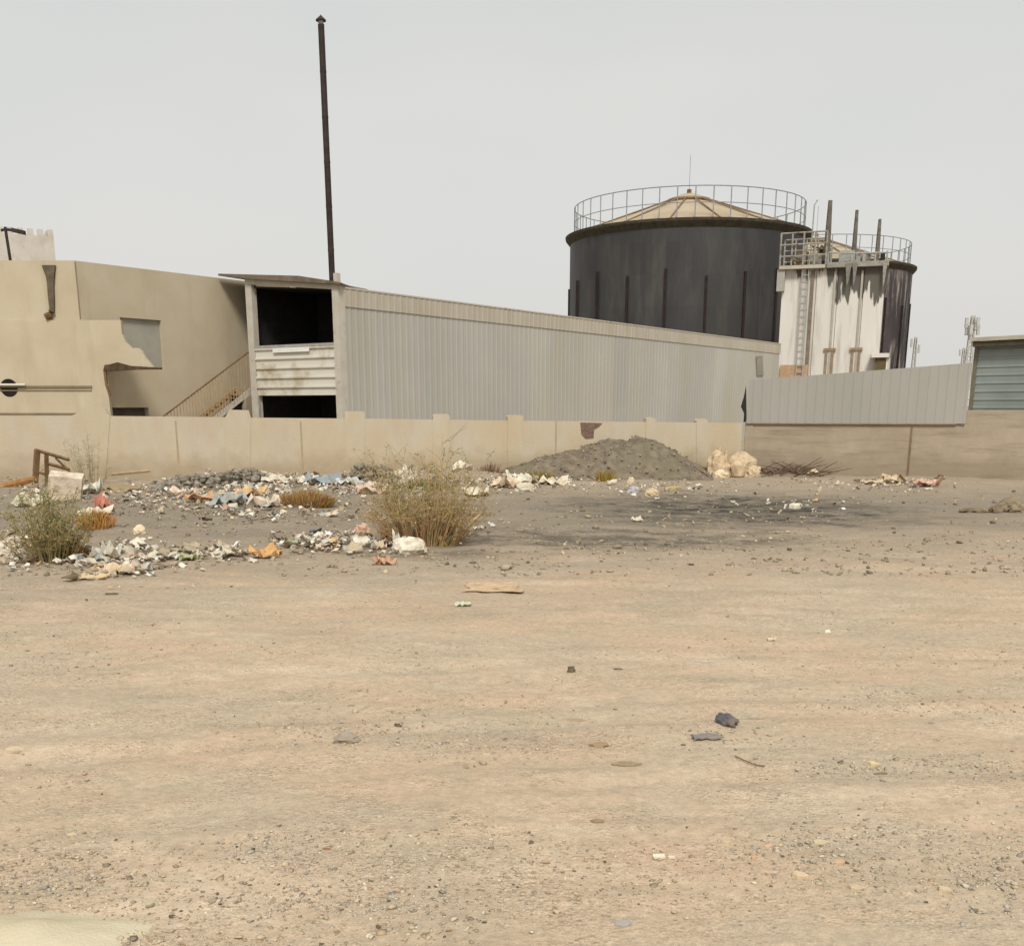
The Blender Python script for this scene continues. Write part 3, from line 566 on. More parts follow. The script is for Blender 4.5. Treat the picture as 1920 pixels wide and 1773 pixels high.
# stain with its own ragged shape near the top
mm = WPAN.copy(); mm.name = 'white_panel_stained'; n = mm.node_tree; b = n.nodes['Principled BSDF']; src = b.inputs['Base Color'].links[0].from_socket
tcn = [q for q in n.nodes if q.type == 'TEX_COORD'][0]; sp = n.nodes.new('ShaderNodeSeparateXYZ'); n.links.new(tcn.outputs['Object'], sp.inputs[0])
q = n.nodes.new('ShaderNodeTexNoise'); q.inputs['Scale'].default_value = 1.1; q.inputs['Detail'].default_value = 5; mpn = n.nodes.new('ShaderNodeMapping'); mpn.inputs['Scale'].default_value = (1.6, 1.6, .25); n.links.new(tcn.outputs['Object'], mpn.inputs[0]); n.links.new(mpn.outputs[0], q.inputs['Vector'])
ztp = TP.sz(1560, 503)[1]
def mth(op, a, c):
    x = n.nodes.new('ShaderNodeMath'); x.operation = op
    for i, s_ in enumerate((a, c)):
        if isinstance(s_, float): x.inputs[i].default_value = s_
        else: n.links.new(s_, x.inputs[i])
    return x.outputs[0]
hgt = mth('SUBTRACT', sp.outputs[2], ztp - 2.3); xx = mth('MULTIPLY', mth('SUBTRACT', sp.outputs[0], 1.4), .55)
e = mth('ADD', mth('ADD', hgt, mth('MULTIPLY', mth('SUBTRACT', q.outputs['Fac'], .5), 9.0)), mth('MINIMUM', xx, .6))
r = n.nodes.new('ShaderNodeMapRange'); r.inputs['From Min'].default_value = -.1; r.inputs['From Max'].default_value = .35; n.links.new(e, r.inputs['Value'])
x2 = n.nodes.new('ShaderNodeMixRGB'); n.links.new(r.outputs[0], x2.inputs[0]); n.links.new(src, x2.inputs[1]); x2.inputs[2].default_value = S(104, 100, 92, .8); n.links.new(x2.outputs[0], b.inputs['Base Color'])
TL = TP.len; segs = [(0, TL * .34), (TL * .34, TL * .55), (TL * .55, TL * .80), (TL * .80, TL)]
for k, (a, c_) in enumerate(segs):
    m = MB(); off = (-.10, 0, -.05, 0)[k]; TP.rect(m, a + .02, c_ - .02, -.2, ztp, off, 5.5 + off); mk('panel_bay', m, mm, pt)
for (xa, xb_) in ((1557, 1561), (1607, 1611)):
    m = MB(); a_ = TP.sz((xa + xb_) / 2, 620)[0]; TP.rect(m, a_ - .09, a_ + .09, .5, ztp - .3, .12, .14); mk('downpipe', m, M('grey_pipe', S(176, 168, 154, .8), S(190, 182, 168, .8), 2), pt)
m = MB(); a_ = TP.sz(1519, 600)[0]; TP.rect(m, a_ - .13, a_ + .13, 0, ztp - .1, .16, .18); mk('riser_pipe', m, M('brown_pipe', S(112, 98, 86), S(134, 120, 104), 2), pt)
lad = None; m = MB(); la, lb = TP.sz(1499, 600)[0], TP.sz(1511, 600)[0]
for a_ in (la, lb): m.tube([TP.P(a_, 1, .4), TP.P(a_, ztp + 1.1, .4)], .06, 6)
lad = mk('ladder', m, GREYST, pt)
z = 1.2
while z < ztp + 1:
    m = MB(); m.tube([TP.P(la, z, .4), TP.P(lb, z, .4)], .045, 5); mk('rung', m, GREYST, lad); z += .62
for (x0, x1) in ((1548, 1560), (1597, 1610)):
    m = MB(); a0_, a1_ = TP.sz(x0, 680)[0], TP.sz(x1, 680)[0]; z0_, z1_ = TP.sz(1555, 706)[1], TP.sz(1555, 658)[1]
    TP.rect(m, a0_ - .1, a0_ + .12, z0_, z1_, .15, .2); TP.rect(m, a1_ - .12, a1_ + .1, z0_, z1_, .15, .2); TP.rect(m, a0_ - .25, a1_ + .25, z1_, z1_ + .25, .2, .3); dfm = mk('door_frame', m, M('frame_brown', S(128, 112, 90), S(150, 132, 108), 2), pt)
    m = MB(); TP.rect(m, a0_ + .12, a1_ - .12, z0_, z1_, .05, .06); mk('door', m, WPAN, dfm)
m = MB(); TP.prect(m, 1462, 1514, 684, 712, .25, .3); mk('brick_base', m, M('pink_brick', S(180, 148, 118, .8), S(196, 166, 136, .8), 2), pt)
m = MB(); TP.prect(m, 1634, 1668, 662, 670, 1.2, 1.4); mk('canopy', m, WPAN, pt)
m = MB(); TP.prect(m, 1640, 1660, 671, 700, .9, 1.0); mk('low_doorway', m, M('doorway_brown', S(88, 76, 52), S(104, 92, 66), 2), pt)
m = MB(); TP.prect(m, 1661, 1668, 671, 700, .9, 1.0); mk('jamb', m, WPAN, pt)
# platforms on the tower top
def px_tube(mb, x0, y0, x1, y1, off, r): mb.tube([TP.P(*TP.sz(x0, y0, off), off), TP.P(*TP.sz(x1, y1, off), off)], r, 5)
m = MB(); TP.rect(m, -.3, TL * .42, ztp + .004, ztp + .3, .7, 4.5); mk('platform', m, FASC, pt)
m = MB(); TP.rect(m, TL * .43, TL + .2, ztp + .004, ztp + .45, .6, 4.5); mk('platform', m, M('grey_stain', S(128, 126, 118), S(156, 152, 142), 2), pt)
m = MB(); TP.rect(m, -.45, .25, ztp - 1.9, ztp + .0, .5, 1.0); mk('side_bracket', m, M('grey_bracket', S(168, 164, 154, .8), S(184, 180, 168, .8), 2), pt)
DULL = M('dull_rail', S(150, 146, 136, .8), S(178, 172, 160, .8), 3, third=S(96, 88, 76), tscale=2, tpos=(.5, .65))
for of in (.65, -3.6):
    for zz_ in (1.1, 2.1, 3.1):
        m = MB(); m.tube([TP.P(-.25, ztp + zz_, of), TP.P(TL * .42, ztp + zz_ + .05, of)], .075, 6); mk('rail', m, DULL, pt)
    for k in range(5):
        a_ = -.25 + (TL * .42 + .25) * k / 4; m = MB(); m.tube([TP.P(a_, ztp + .25, of), TP.P(a_, ztp + 3.15, of)], .085, 6); mk('rail_post', m, DULL, pt)
for of in (.55, -3.6):
    m = MB(); m.tube([TP.P(TL * .44, ztp + 1.3, of), TP.P(TL * .7, ztp + 1.15, of), TP.P(TL, ztp + 1.1, of)], .08, 6); mk('rail', m, GREYST, pt)
    for k in range(6):
        a_ = TL * .44 + TL * .56 * k / 5; m = MB(); m.tube([TP.P(a_, ztp + .4, of), TP.P(a_, ztp + 1.25, of)], .08, 6); mk('rail_post', m, GREYST, pt)
random.seed(5)
for k in range(26):   # jumble of pipework and boxes on the top deck
    a_ = TL * (.04 + .94 * random.random()); of = random.uniform(-3.0, .45); hgt_ = random.uniform(.5, 2.3); mt_ = random.choice((GREYST, BROWN, DULL, DARK))
    m = MB()
    if k % 3: m.tube([TP.P(a_, ztp + .35, of), TP.P(a_, ztp + hgt_, of), TP.P(a_ + random.uniform(-1.4, 1.4), ztp + hgt_ + random.uniform(-.3, .3), of)], random.uniform(.07, .2), 7)
    else: m.box(TP.P(a_, ztp + .35 + hgt_ * .3, of), TP.d * random.uniform(.2, .7), TP.n * .3, (0, 0, hgt_ * .3))
    mk('top_pipe' if k % 3 else 'top_box', m, mt_, pt)
for k in range(4):    # torn strips hanging over the stained edge
    a_ = TL * random.uniform(.45, 1.0); ln_ = random.uniform(.5, 1.9); m = MB(); wd_ = random.uniform(.08, .3)
    m.prism([TP.P(a_ - wd_, ztp + .3, .68), TP.P(a_ + wd_, ztp + .3, .68), TP.P(a_ + wd_ * .4, ztp - ln_ * .7, .66), TP.P(a_ - wd_ * .2, ztp - ln_, .66)], [TP.P(a_ - wd_, ztp + .3, .63), TP.P(a_ + wd_, ztp + .3, .63), TP.P(a_ + wd_ * .4, ztp - ln_ * .7, .61), TP.P(a_ - wd_ * .2, ztp - ln_, .61)]); mk('torn_strip', m, random.choice((DULL, M('strip_grey', S(124, 120, 110, .8), S(146, 142, 130, .8), 2))), pt)
for (x, yt, r_) in ((1557, 376, .26), (1607, 394, .2), (1650, 411, .19)):
    a_, zt = TP.sz(x, yt, -.8); ab = TP.sz(x, 480, -.8)[0]
    m = MB(); m.tube([TP.P(a_, ztp + .3, -.8), TP.P(a_, ztp + (zt - ztp) * .55, -.8), TP.P(a_, zt, -.8)], [r_ * 1.25, r_ * 1.05, r_ * .75], 8); mk('vent_pipe', m, M('vent_dark', S(88, 84, 76), S(116, 110, 100), 3), pt)
m = MB(); a_, zt = TP.sz(1527, 385, -.8); m.tube([TP.P(a_ - .05, ztp + .3, -.8), TP.P(a_, zt, -.8), TP.P(a_ + .25, zt + .45, -.8)], .06, 6); mk('antenna', m, GREYST, pt)
# ================================================================== RIGHT SHED
qA = at(1824, 700, 54); qB = at(2040, 700, 50); QF = Fac((qA.x, qA.y), (qB.x, qB.y))
rs = empty('sheet_shed', ((qA.x + qB.x) / 2, 54, 0), 'grey green ribbed metal shed with a thin pale roof at the far right', 'shed')
m = MB(); z = -.2; zt = QF.sz(1860, 640)[1]; prof = []
while z < zt - .3: prof += [(z, 0), (z + .26, 0), (z + .29, .03), (z + .35, .03)]; z += .38
prof.append((zt, 0)); n = len(prof); v = []
for a in (0, QF.len): v += [QF.P(a, z, d) for z, d in prof] + [QF.P(a, z, -.06) for z, d in prof]
f = [(i, 2 * n + i, 2 * n + i + 1, i + 1) for i in range(n - 1)] + [(n + i, n + i + 1, 3 * n + i + 1, 3 * n + i) for i in range(n - 1)] + [(n - 1, 3 * n - 1, 4 * n - 1, 2 * n - 1)]
f += [(i, i + 1, n + i + 1, n + i) for i in range(n - 1)]
m.add(v, f); mk('wall', m, M('grey_green_sheet', S(126, 134, 130, 1.0), S(140, 147, 142, 1.0), .5, rough=.5, third=S(118, 125, 122, 1.0), tscale=.4), rs)
m = MB(); m.box(QF.P(.05, zt / 2, -3), QF.d * .05, QF.n * 2.9, (0, 0, zt / 2)); mk('side_wall', m, DARK, rs)
m = MB(); QF.rect(m, -.02, .18, -.2, zt - .05, .05, .1); mk('corner_trim', m, M('trim_brown', S(104, 98, 84), S(122, 114, 98), 2), rs)
zl_ = QF.sz(1822, 634, .5)[1]; zr2 = QF.sz(1920, 622, .5)[1]
ar0, ar1 = QF.sz(1820, 634, .5)[0], QF.sz(1920, 622, .5)[0]; ro = [(ar0, zl_ - .14), (ar1 + 4, zl_ - .14 + (zr2 - zl_) / (ar1 - ar0) * (ar1 + 4 - ar0) * .0), (ar1 + 4, zl_ + .06), (ar0, zl_ + .03)]
m = MB(); m.prism([QF.P(a, z, .5) for a, z in ro], [QF.P(a, z + .35, -6) for a, z in ro]); mk('roof', m, M('roof_pale', S(208, 200, 182, .8), S(190, 180, 158, .8), 1), rs)
m = MB(); QF.rect(m, ar0 + .1, ar1 + 4, zl_ - .40, zl_ - .145, .42, .3); mk('eave', m, M('eave_dark', S(72, 66, 54), S(88, 80, 66), 2), rs)
m = MB(); a_, z_ = QF.sz(1829, 643, .25); m.box(QF.P(a_, z_, .25), QF.d * .16, QF.n * .12, (0, 0, .12)); mk('bracket', m, WPAN, rs, 'small white bracket at the roof corner')
# ================================================================== FAR MASTS
def mast(name, x, ytop, Y, wid, label, head):
    b = at(x, 760, Y); zt = at(x, ytop, Y).z; t = empty(name, (b.x, Y, 0), label, 'mast')
    fm = M('hazed_steel', S(168, 166, 160), S(184, 182, 176), 1)  # paled steel, distance haze put into its colour
    m = MB()
    for sx in (-1, 1):
        for sy in (-1, 1):
            m.tube([(b.x + sx * wid, Y + sy * wid, 0), (b.x + sx * wid * .35, Y + sy * wid * .35, zt)], wid * .16, 5)
    for k in range(14):
        z0, z1 = zt * k / 14, zt * (k + 1) / 14; w0, w1 = wid * (1 - .65 * k / 14), wid * (1 - .65 * (k + 1) / 14); s = 1 if k % 2 else -1
        for sy in (-1, 1): m.tube([(b.x - s * w0, Y + sy * w0, z0), (b.x + s * w1, Y + sy * w1, z1)], wid * .1, 4)
    mk('lattice', m, fm, t)
    for k in range(head):
        a = 2 * math.pi * k / head; c = Vector((b.x + math.cos(a) * wid * 1.5, Y + math.sin(a) * wid * 1.5, zt * (.93 if k % 2 else .86)))
        m = MB(); m.box(c, (wid * .35, 0, 0), (0, wid * .25, 0), (0, 0, zt * .05)); m.tube([c, (b.x, Y, c.z)], wid * .12, 5); mk('antenna_panel', m, fm, t)
mast('lattice_mast', 1808, 592, 300, 1.1, 'faint lattice mast with antenna panels left of the grey green shed', 6)
mast('lattice_mast', 1706, 632, 190, .45, 'thin faint mast right beside the stained dark tank', 2)
mast('lattice_mast', 1797, 652, 320, .7, 'short faint mast just left of the antenna mast', 2)
exec_details = True
# ================================================================== SCATTER
ICO_V, ICO_F = None, None
def ico(sub):
    bm = bmesh.new(); bmesh.ops.create_icosphere(bm, subdivisions=sub, radius=1); v = np.array([p.co[:] for p in bm.verts]); f = np.array([[q.index for q in p.verts] for p in bm.faces]); bm.free(); return v, f
I1, I2, I3 = ico(1), ico(2), ico(3)
def scatter(name, P, size, tint, mat, flat=(.35, .8), base=I1, jit=.28, sink=.25, kind='stuff', smooth=False):
    n = len(P); V, Fc = base; k = len(V)
    s = np.stack([size * rng.uniform(.7, 1.3, n), size * rng.uniform(.6, 1.1, n), size * rng.uniform(flat[0], flat[1], n)], 1)
    v = V[None] * (1 + jit * rng.standard_normal((n, k, 1)).clip(-1.6, 1.6)); v = v * s[:, None, :]
    a = rng.uniform(0, 2 * math.pi, n); c_, s_ = np.cos(a)[:, None], np.sin(a)[:, None]
    tx = rng.uniform(-.4, .4, n)[:, None]
    x = v[..., 0]; y = v[..., 1]; z = v[..., 2] + x * tx
    X = x * c_ - y * s_ + P[:, 0:1]; Y = x * s_ + y * c_ + P[:, 1:2]; Z = z + P[:, 2:3] + (s[:, 2] * (1 - sink * 2))[:, None]
    f = (Fc[None] + (np.arange(n) * k)[:, None, None]).reshape(-1, 3)
    o = np_mesh(name, np.stack([X, Y, Z], -1).reshape(-1, 3), f, mat, np.repeat(tint, k, 0), smooth); o['kind'] = kind; return o
def gp_many(px, py):
    u = (YC - py) / F; rx = (px - XC) / F; ry = CT + u * ST; rz = -ST + u * CT; z = np.zeros_like(px)
    for _ in range(5):
        t = (CAMH - z) / -rz; z = hz(rx * t, ry * t)
    return np.stack([rx * t, ry * t, z], 1)
def palette(cols, n, wts=None):
    c = np.array([[lin(q) for q in k[:3]] for k in cols]); i = rng.choice(len(cols), n, p=None if wts is None else np.array(wts) / sum(wts)); return c[i] * rng.uniform(.82, 1.12, (n, 1))
STONE = vcol_mat('stone_tint'); LITM = vcol_mat('litter_tint', .7, .15, 20)
# gravel all over the lot
n = 22000
py = 1040 + (1790 - 1040) * rng.random(n) ** .9; px = rng.uniform(-60, 1980, n)
P = gp_many(px, py); keep = (fbm(P[:, 0] / 1.6, P[:, 1] / 1.1, 3) + rng.normal(0, .13, len(P))) > .05; P = P[keep]; n = len(P)
sz_ = np.exp(rng.normal(math.log(.0062), .5, n)).clip(.003, .026)
scatter('gravel', P, sz_, palette([(178, 162, 136), (162, 148, 126), (142, 130, 110), (188, 172, 144), (104, 92, 76), (202, 188, 162), (172, 148, 120)], n, [5, 4, 2, 5, .8, 2, 3]), STONE, (.25, .6), jit=.34)
GB = [(640, 1372, 190, 34, 420), (1350, 1372, 120, 40, 300), (1600, 1445, 120, 26, 240), (1500, 1590, 190, 50, 420), (1870, 1640, 110, 110, 420), (110, 1650, 170, 40, 300), (520, 1590, 140, 40, 280), (120, 1245, 160, 34, 260), (1850, 1440, 160, 40, 260), (900, 1400, 170, 30, 260), (1650, 1320, 220, 30, 260), (1520, 1160, 170, 26, 200), (720, 1690, 260, 50, 380)]
gq = np.concatenate([np.stack([rng.normal(x, rx * .5, c), rng.normal(y, ry * .5, c)], 1) for x, y, rx, ry, c in GB]); P = gp_many(gq[:, 0], gq[:, 1].clip(1100, 1800)); n = len(P)
scatter('gravel', P, np.exp(rng.normal(math.log(.0075), .45, n)).clip(.003, .022), palette([(176, 166, 150), (160, 150, 136), (188, 176, 156), (196, 182, 158), (136, 124, 110)], n, [4, 3, 4, 3, 1.5]), STONE, (.25, .6), jit=.36)
n = 8000                                                        # coarser stones on the grey strip near the wall
py = 885 + (1080 - 885) * rng.random(n); px = rng.uniform(-60, 1980, n); P = gp_many(px, py); P = P[P[:, 1] < 38]
keep = (fbm(P[:, 0] / 2.2 + 3, P[:, 1] / 1.8, 3) + rng.normal(0, .3, len(P))) > -.02; P = P[keep]; n = len(P)
scatter('gravel', P, np.exp(rng.normal(math.log(.021), .5, n)).clip(.008, .085), palette([(156, 142, 120), (138, 125, 106), (170, 154, 128), (108, 97, 82), (188, 172, 144)], n, [4, 4, 3, 1.5, 2]), STONE)
# loose litter strip
def blob_px(blobs):
    out = []
    for x, y, rx, ry, c_ in blobs:
        c_ = int(c_ * 2.2)
        out.append(np.stack([rng.normal(x, rx * .5, c_), rng.normal(y, ry * .5, c_)], 1))
    return np.concatenate(out)
blobs = [(330, 935, 160, 22, 150), (430, 930, 120, 28, 190), (560, 902, 130, 18, 260), (470, 915, 190, 22, 220), (850, 905, 170, 16, 160), (720, 905, 120, 26, 200), (960, 900, 90, 20, 120), (120, 920, 110, 28, 130), (230, 1050, 110, 34, 170), (620, 1020, 120, 18, 170), (740, 1020, 60, 18, 60), (400, 1040, 80, 14, 60),
         (40, 1040, 60, 40, 80), (1060, 905, 90, 16, 60), (1690, 905, 90, 14, 110), (1250, 915, 160, 18, 60), (1480, 950, 120, 24, 22), (1560, 900, 90, 14, 40), (500, 960, 220, 26, 110), (850, 990, 60, 30, 60)]
Q = blob_px(blobs); Q = Q[(Q[:, 1] > 884)]; P = gp_many(Q[:, 0], Q[:, 1]); P = P[P[:, 1] < 37.5]; n = len(P)
tint = palette([(214, 206, 188), (200, 188, 166), (206, 186, 164), (192, 160, 138), (168, 168, 160), (200, 164, 118), (140, 144, 142), (116, 102, 84), (166, 176, 150), (228, 222, 210), (178, 162, 136)], n, [6, 6, 4, 1.2, 1.6, .6, .5, 3.5, .3, 3.5, 4])
LITTER_P, LITTER_T = P, tint
# grey rubble ridge at the wall foot
def ridge(name, xs_, ybase, hpx, n, smin, smax, cols, label, Y):
    xs_ = np.array(xs_); px = rng.uniform(xs_[0], xs_[-1], n); hb = np.interp(px, xs_, hpx); yb = np.interp(px, xs_, ybase)
    t = rng.random(n) ** 1.3; P = []
    for a, b_, q, hgt in zip(px, yb, t, hb):
        g0 = gp(a, b_); d = (1 - q) * rng.uniform(-.9, .9); P.append((g0.x, g0.y + d + .4, q * hgt * g0.y / F))
    P = np.array(P); s = rng.uniform(smin, smax, n)
    v, f = I1; k = len(v); vv = v[None] * (1 + .36 * rng.standard_normal((n, k, 1)).clip(-1.6, 1.6)) * s[:, None, None] * np.array([1, .9, .7]) + P[:, None, :]
    o = np_mesh(name, vv.reshape(-1, 3), (f[None] + (np.arange(n) * k)[:, None, None]).reshape(-1, 3), STONE, np.repeat(palette(cols, n), k, 0)); return o
GR = [(140, 132, 118), (124, 116, 104), (154, 145, 128), (130, 120, 104)]
o = ridge('rubble_heap', [278, 330, 400, 470, 505], [922, 918, 914, 908, 904], [8, 26, 30, 30, 10], 1500, .03, .13, GR, '', 36); tag(o, 'grey stony rubble ridge at the wall foot left of the blue bag', 'rubble heap')
o = ridge('rubble_heap', [645, 665, 700, 730, 745], [905, 905, 904, 903, 902], [6, 34, 36, 30, 4], 1000, .03, .13, GR, '', 38); tag(o, 'small grey rubble heap at the wall foot just left of the middle green shrub', 'rubble heap')
# ================================================================== GRAVEL MOUND by the wall
def heap(name, outline, ybase, depth, mat, label, cat, seed):
    xs_ = [p[0] for p in outline]; n1, n2 = 90, 26; V = []; 
    for i in range(n1):
        x = xs_[0] + (xs_[-1] - xs_[0]) * i / (n1 - 1); yt = np.interp(x, xs_, [p[1] for p in outline]); yb = ybase
        g0 = _flat(x, yb); hgt = max(at(x, yt, g0.y + depth * .62).z, .02)
        for j in range(n2):
            t = j / (n2 - 1); d = t * depth; prof = math.sin(math.pi * .5 * min(t / .62, 1)) ** .9 if t < .62 else 1 - .25 * (t - .62) / .38
            zz = hgt * prof + float(.22 * fbm(np.array(x / 22. + seed), np.array(d * 1.6), 4) * min(1, prof * 2)) * min(1, hgt)
            V.append((g0.x * (g0.y + d) / g0.y, g0.y + d, max(zz, 0) - .03))
    F_ = [(i * n2 + j, (i + 1) * n2 + j, (i + 1) * n2 + j + 1, i * n2 + j + 1) for i in range(n1 - 1) for j in range(n2 - 1)]
    m = MB(); m.add(V, F_); return m
MOUND = M('mound_gravel', S(100, 90, 76, .85), S(146, 132, 112, .88), 3.5, third=S(122, 114, 92, .85), tscale=.7, tpos=(.5, .7), bump=1.0, bscale=14, detail=10, lo=.3, hi=.7)
gm = tag(mk('gravel_mound', heap('m', [(925, 890), (960, 872), (1010, 858), (1060, 846), (1090, 842), (1120, 828), (1148, 818), (1172, 822), (1200, 817), (1232, 823), (1252, 838), (1280, 856), (1312, 872), (1340, 892)], 901, 3.4, MOUND, '', '', 3), MOUND, smooth=True),
    'big grey gravel mound against the boundary wall below the bare brick patch', 'gravel heap')
dg = bpy.context.evaluated_depsgraph_get()
n = 700; mv = np.array([v.co[:] for v in gm.data.vertices]) + np.array(gm.location); sel = mv[rng.integers(0, len(mv), n)] + rng.normal(0, .06, (n, 3)) * np.array([1, 1, .3])
sel = sel[sel[:, 2] > .03]; n = len(sel)
V_, F_ = I1; k = len(V_); ss = rng.uniform(.015, .055, n); vv = V_[None] * (1 + .25 * rng.standard_normal((n, k, 1))) * ss[:, None, None] + sel[:, None, :] - np.array(gm.location)
o = np_mesh('stone', vv.reshape(-1, 3), (F_[None] + (np.arange(n) * k)[:, None, None]).reshape(-1, 3), STONE, np.repeat(palette([(138, 126, 108), (122, 112, 96), (150, 138, 118)], n), k, 0)); o.parent = gm; o['kind'] = 'stuff'
# ================================================================== PLANTS
def shrub(name, bx, by, wpx, hpx, label, cat, nst, cols_stem, leafcols, leaf=.03, nleaf=26, spread=1.0, seed=1, droop=.25, dry=None, lean=0.0):
    rnd = random.Random(seed); b = gp(bx, by); Y = b.y; Wd = wpx / F * Y / 1.03; H = hpx / F * Y / 1.03
    t = empty(name, b, label, cat); ms = MB(); LV, LF, LT = [], [], []
    def leaf_at(p, s, col):
        d = Vector((rnd.gauss(0, 1), rnd.gauss(0, 1), rnd.gauss(.3, 1))).normalized(); u = d.cross(Vector((rnd.gauss(0, 1), rnd.gauss(0, 1), rnd.gauss(0, 1)))).normalized()
        o = len(LV); LV.extend([p - u * s * .3, p + d * s, p + u * s * .3, p - d * s]); LF.append((o, o + 1, o + 2, o + 3)); LT.extend([col] * 4)
    for i in range(nst):
        a = rnd.uniform(0, 2 * math.pi); rr = rnd.random() ** .6; hh = H * (.32 + .74 * rnd.random() ** 1.35) * (1 - .3 * rr)
        tip = Vector((math.cos(a) * rr * Wd * .5 * spread + lean * hh, math.sin(a) * rr * Wd * .4, hh)); root = Vector((math.cos(a) * rr * Wd * .26, math.sin(a) * rr * Wd * .2, -.03))
        mid = root.lerp(tip, .5) + Vector((rnd.gauss(0, .05), rnd.gauss(0, .05), hh * droop * .5)) ; pts = []
        for k in range(6):
            q = k / 5; pts.append(b + root * (1 - q) ** 2 + mid * 2 * q * (1 - q) + tip * q * q)
        r0 = rnd.uniform(.006, .013); ms.tube(pts, [r0 * (1 - .75 * k / 5) for k in range(6)], 3, False)
        for j in range(5):
            q = rnd.uniform(.3, .95); p = pts[min(int(q * 5), 4)].lerp(pts[min(int(q * 5) + 1, 5)], q * 5 - int(q * 5)); e = p + Vector((rnd.gauss(0, .17), rnd.gauss(0, .17), rnd.uniform(-.06, .22))) * (H / 1.5)
            ms.tube([p, p.lerp(e, .5) + Vector((0, 0, .02)), e], [.005, .004, .002], 3, False)
            for _ in range(int(nleaf / 5)):
                w_ = rnd.random(); pp = p.lerp(e, w_) + Vector((rnd.gauss(0, .022), rnd.gauss(0, .022), rnd.gauss(0, .022))); hrel = (pp.z - b.z) / H
                cset = leafcols if (dry is None or rnd.random() < min(1, max(0, (hrel - .12) / .38))) else dry
                leaf_at(pp, leaf * rnd.uniform(.5, 1.3), [lin(c_) * rnd.uniform(.75, 1.2) for c_ in rnd.choice(cset)])
    mk('stems', ms, M('stem_' + str(seed), S(*cols_stem), S(*[min(255, int(c_ * 1.2)) for c_ in cols_stem]), 8), t)
    v = np.array([p[:] for p in LV]) - np.array(b); o = np_mesh('foliage', v, np.array(LF), LEAFM, np.array(LT)); o.parent = t
    return t, b
LEAFM = vcol_mat('leaf_tint', .7, 0, 8)
GREEN = [(146, 148, 90), (128, 134, 74), (164, 160, 104), (112, 118, 62), (158, 154, 110)]
DRY = [(176, 142, 96), (160, 126, 80), (188, 154, 108), (146, 116, 74)]
sg, _ = shrub('green_shrub', 800, 1022, 215, 232, 'loose green shrub with dry brown base in the middle of the rubbish strip', 'shrub', 165, (150, 128, 92), GREEN, .026, 42, 1.3, 3, .25, DRY)
shrub('green_shrub', 95, 1052, 180, 190, 'leafy green shrub at the left edge among the rubbish', 'shrub', 105, (124, 112, 76), [(158, 152, 98), (136, 136, 80), (170, 160, 108), (118, 120, 70)],   .026, 38, 1.2, 4, .25, [(128, 112, 68), (150, 124, 80)])
def tuft(x, y, wpx, hpx, label, cols, n=420, seed=1, name='dry_tuft', cat='dry plant', parent=None):
    rnd = random.Random(seed); b = gp(x, y); Y = b.y; Wd = wpx / F * Y / 1.03; H = hpx / F * Y / 1.03; V, Fc, T = [], [], []
    for i in range(n):
        a = rnd.uniform(0, 2 * math.pi); rr = rnd.random() ** .5; hh = H * (1 - .55 * rr * rr) * rnd.uniform(.7, 1.08)
        root = b + Vector((math.cos(a) * rr * Wd * .42, math.sin(a) * rr * Wd * .34, -.02)); d = Vector((math.cos(a) * rr * Wd * .14 + rnd.gauss(0, .04), math.sin(a) * rr * Wd * .1 + rnd.gauss(0, .04), hh)) + Vector((rnd.gauss(0, .22), rnd.gauss(0, .2), 0)) * H * (1.0 if parent else .35)
        u = Vector((rnd.gauss(0, 1), rnd.gauss(0, 1), 0)).normalized() * rnd.uniform(.006, .016); o = len(V)
        mid = root + d * .55 + Vector((0, 0, hh * .1)); V.extend([root - u, root + u, mid + u * .8, mid - u * .8, root + d]); Fc.append((o, o + 1, o + 2, o + 3)); Fc.append((o + 3, o + 2, o + 4, o + 4))
        c_ = rnd.choice(cols); T.extend([[lin(q) * rnd.uniform(.7, 1.2) for q in c_]] * 5)
    tri = []
    for q in Fc:
        tri.append(q[:3]); 
        if q[3] != q[2]: tri.append((q[0], q[2], q[3]))
    o = np_mesh(name, np.array([p[:] for p in V]) - np.array(b), np.array(tri), LEAFM, np.array(T)); o.location = b
    if parent: o.parent = parent; o.location = b - parent.location; return o
    return tag(o, label, cat)
OR = [(180, 142, 90), (164, 128, 76), (150, 118, 70), (190, 156, 104), (132, 108, 66)]
tuft(572, 950, 118, 38, 'low rounded orange brown dry bush left of the middle green shrub', OR, 1300, 11)
tuft(790, 1020, 190, 84, '', [(176, 140, 98), (160, 124, 84), (150, 120, 76), (186, 152, 110), (140, 126, 80)], 260, 31, 'dry_base', '', sg)
tuft(180, 990, 75, 42, 'orange dry bush touching the left edge green shrub on its right', [(196, 150, 88), (180, 136, 78), (168, 124, 70)], 420, 12)
tuft(120, 1048, 120, 42, 'dull brown dry bush at the foot of the left edge green shrub', [(150, 118, 74), (130, 104, 66), (112, 96, 60)], 400, 19)
tuft(915, 892, 60, 34, 'reddish brown dry bush against the wall right of the middle green shrub', [(132, 98, 74), (116, 84, 62), (148, 112, 84)], 420, 13)
tuft(1012, 896, 60, 24, 'olive tuft of grass at the left foot of the gravel mound', [(150, 132, 76), (132, 118, 66)], 260, 14, 'grass_tuft', 'grass')
tuft(1135, 896, 46, 26, 'yellow green grass tuft in front of the gravel mound', [(166, 140, 70), (150, 128, 66)], 260, 15, 'grass_tuft', 'grass')
tuft(1308, 890, 52, 20, 'yellow green grass tuft left of the broken concrete lumps', [(160, 140, 70), (140, 126, 64)], 220, 16, 'grass_tuft', 'grass')
tuft(790, 902, 120, 30, 'green weeds behind the middle green shrub at the wall foot', [(112, 112, 66), (126, 120, 76), (96, 98, 56)], 420, 17, 'weed_patch', 'weeds')
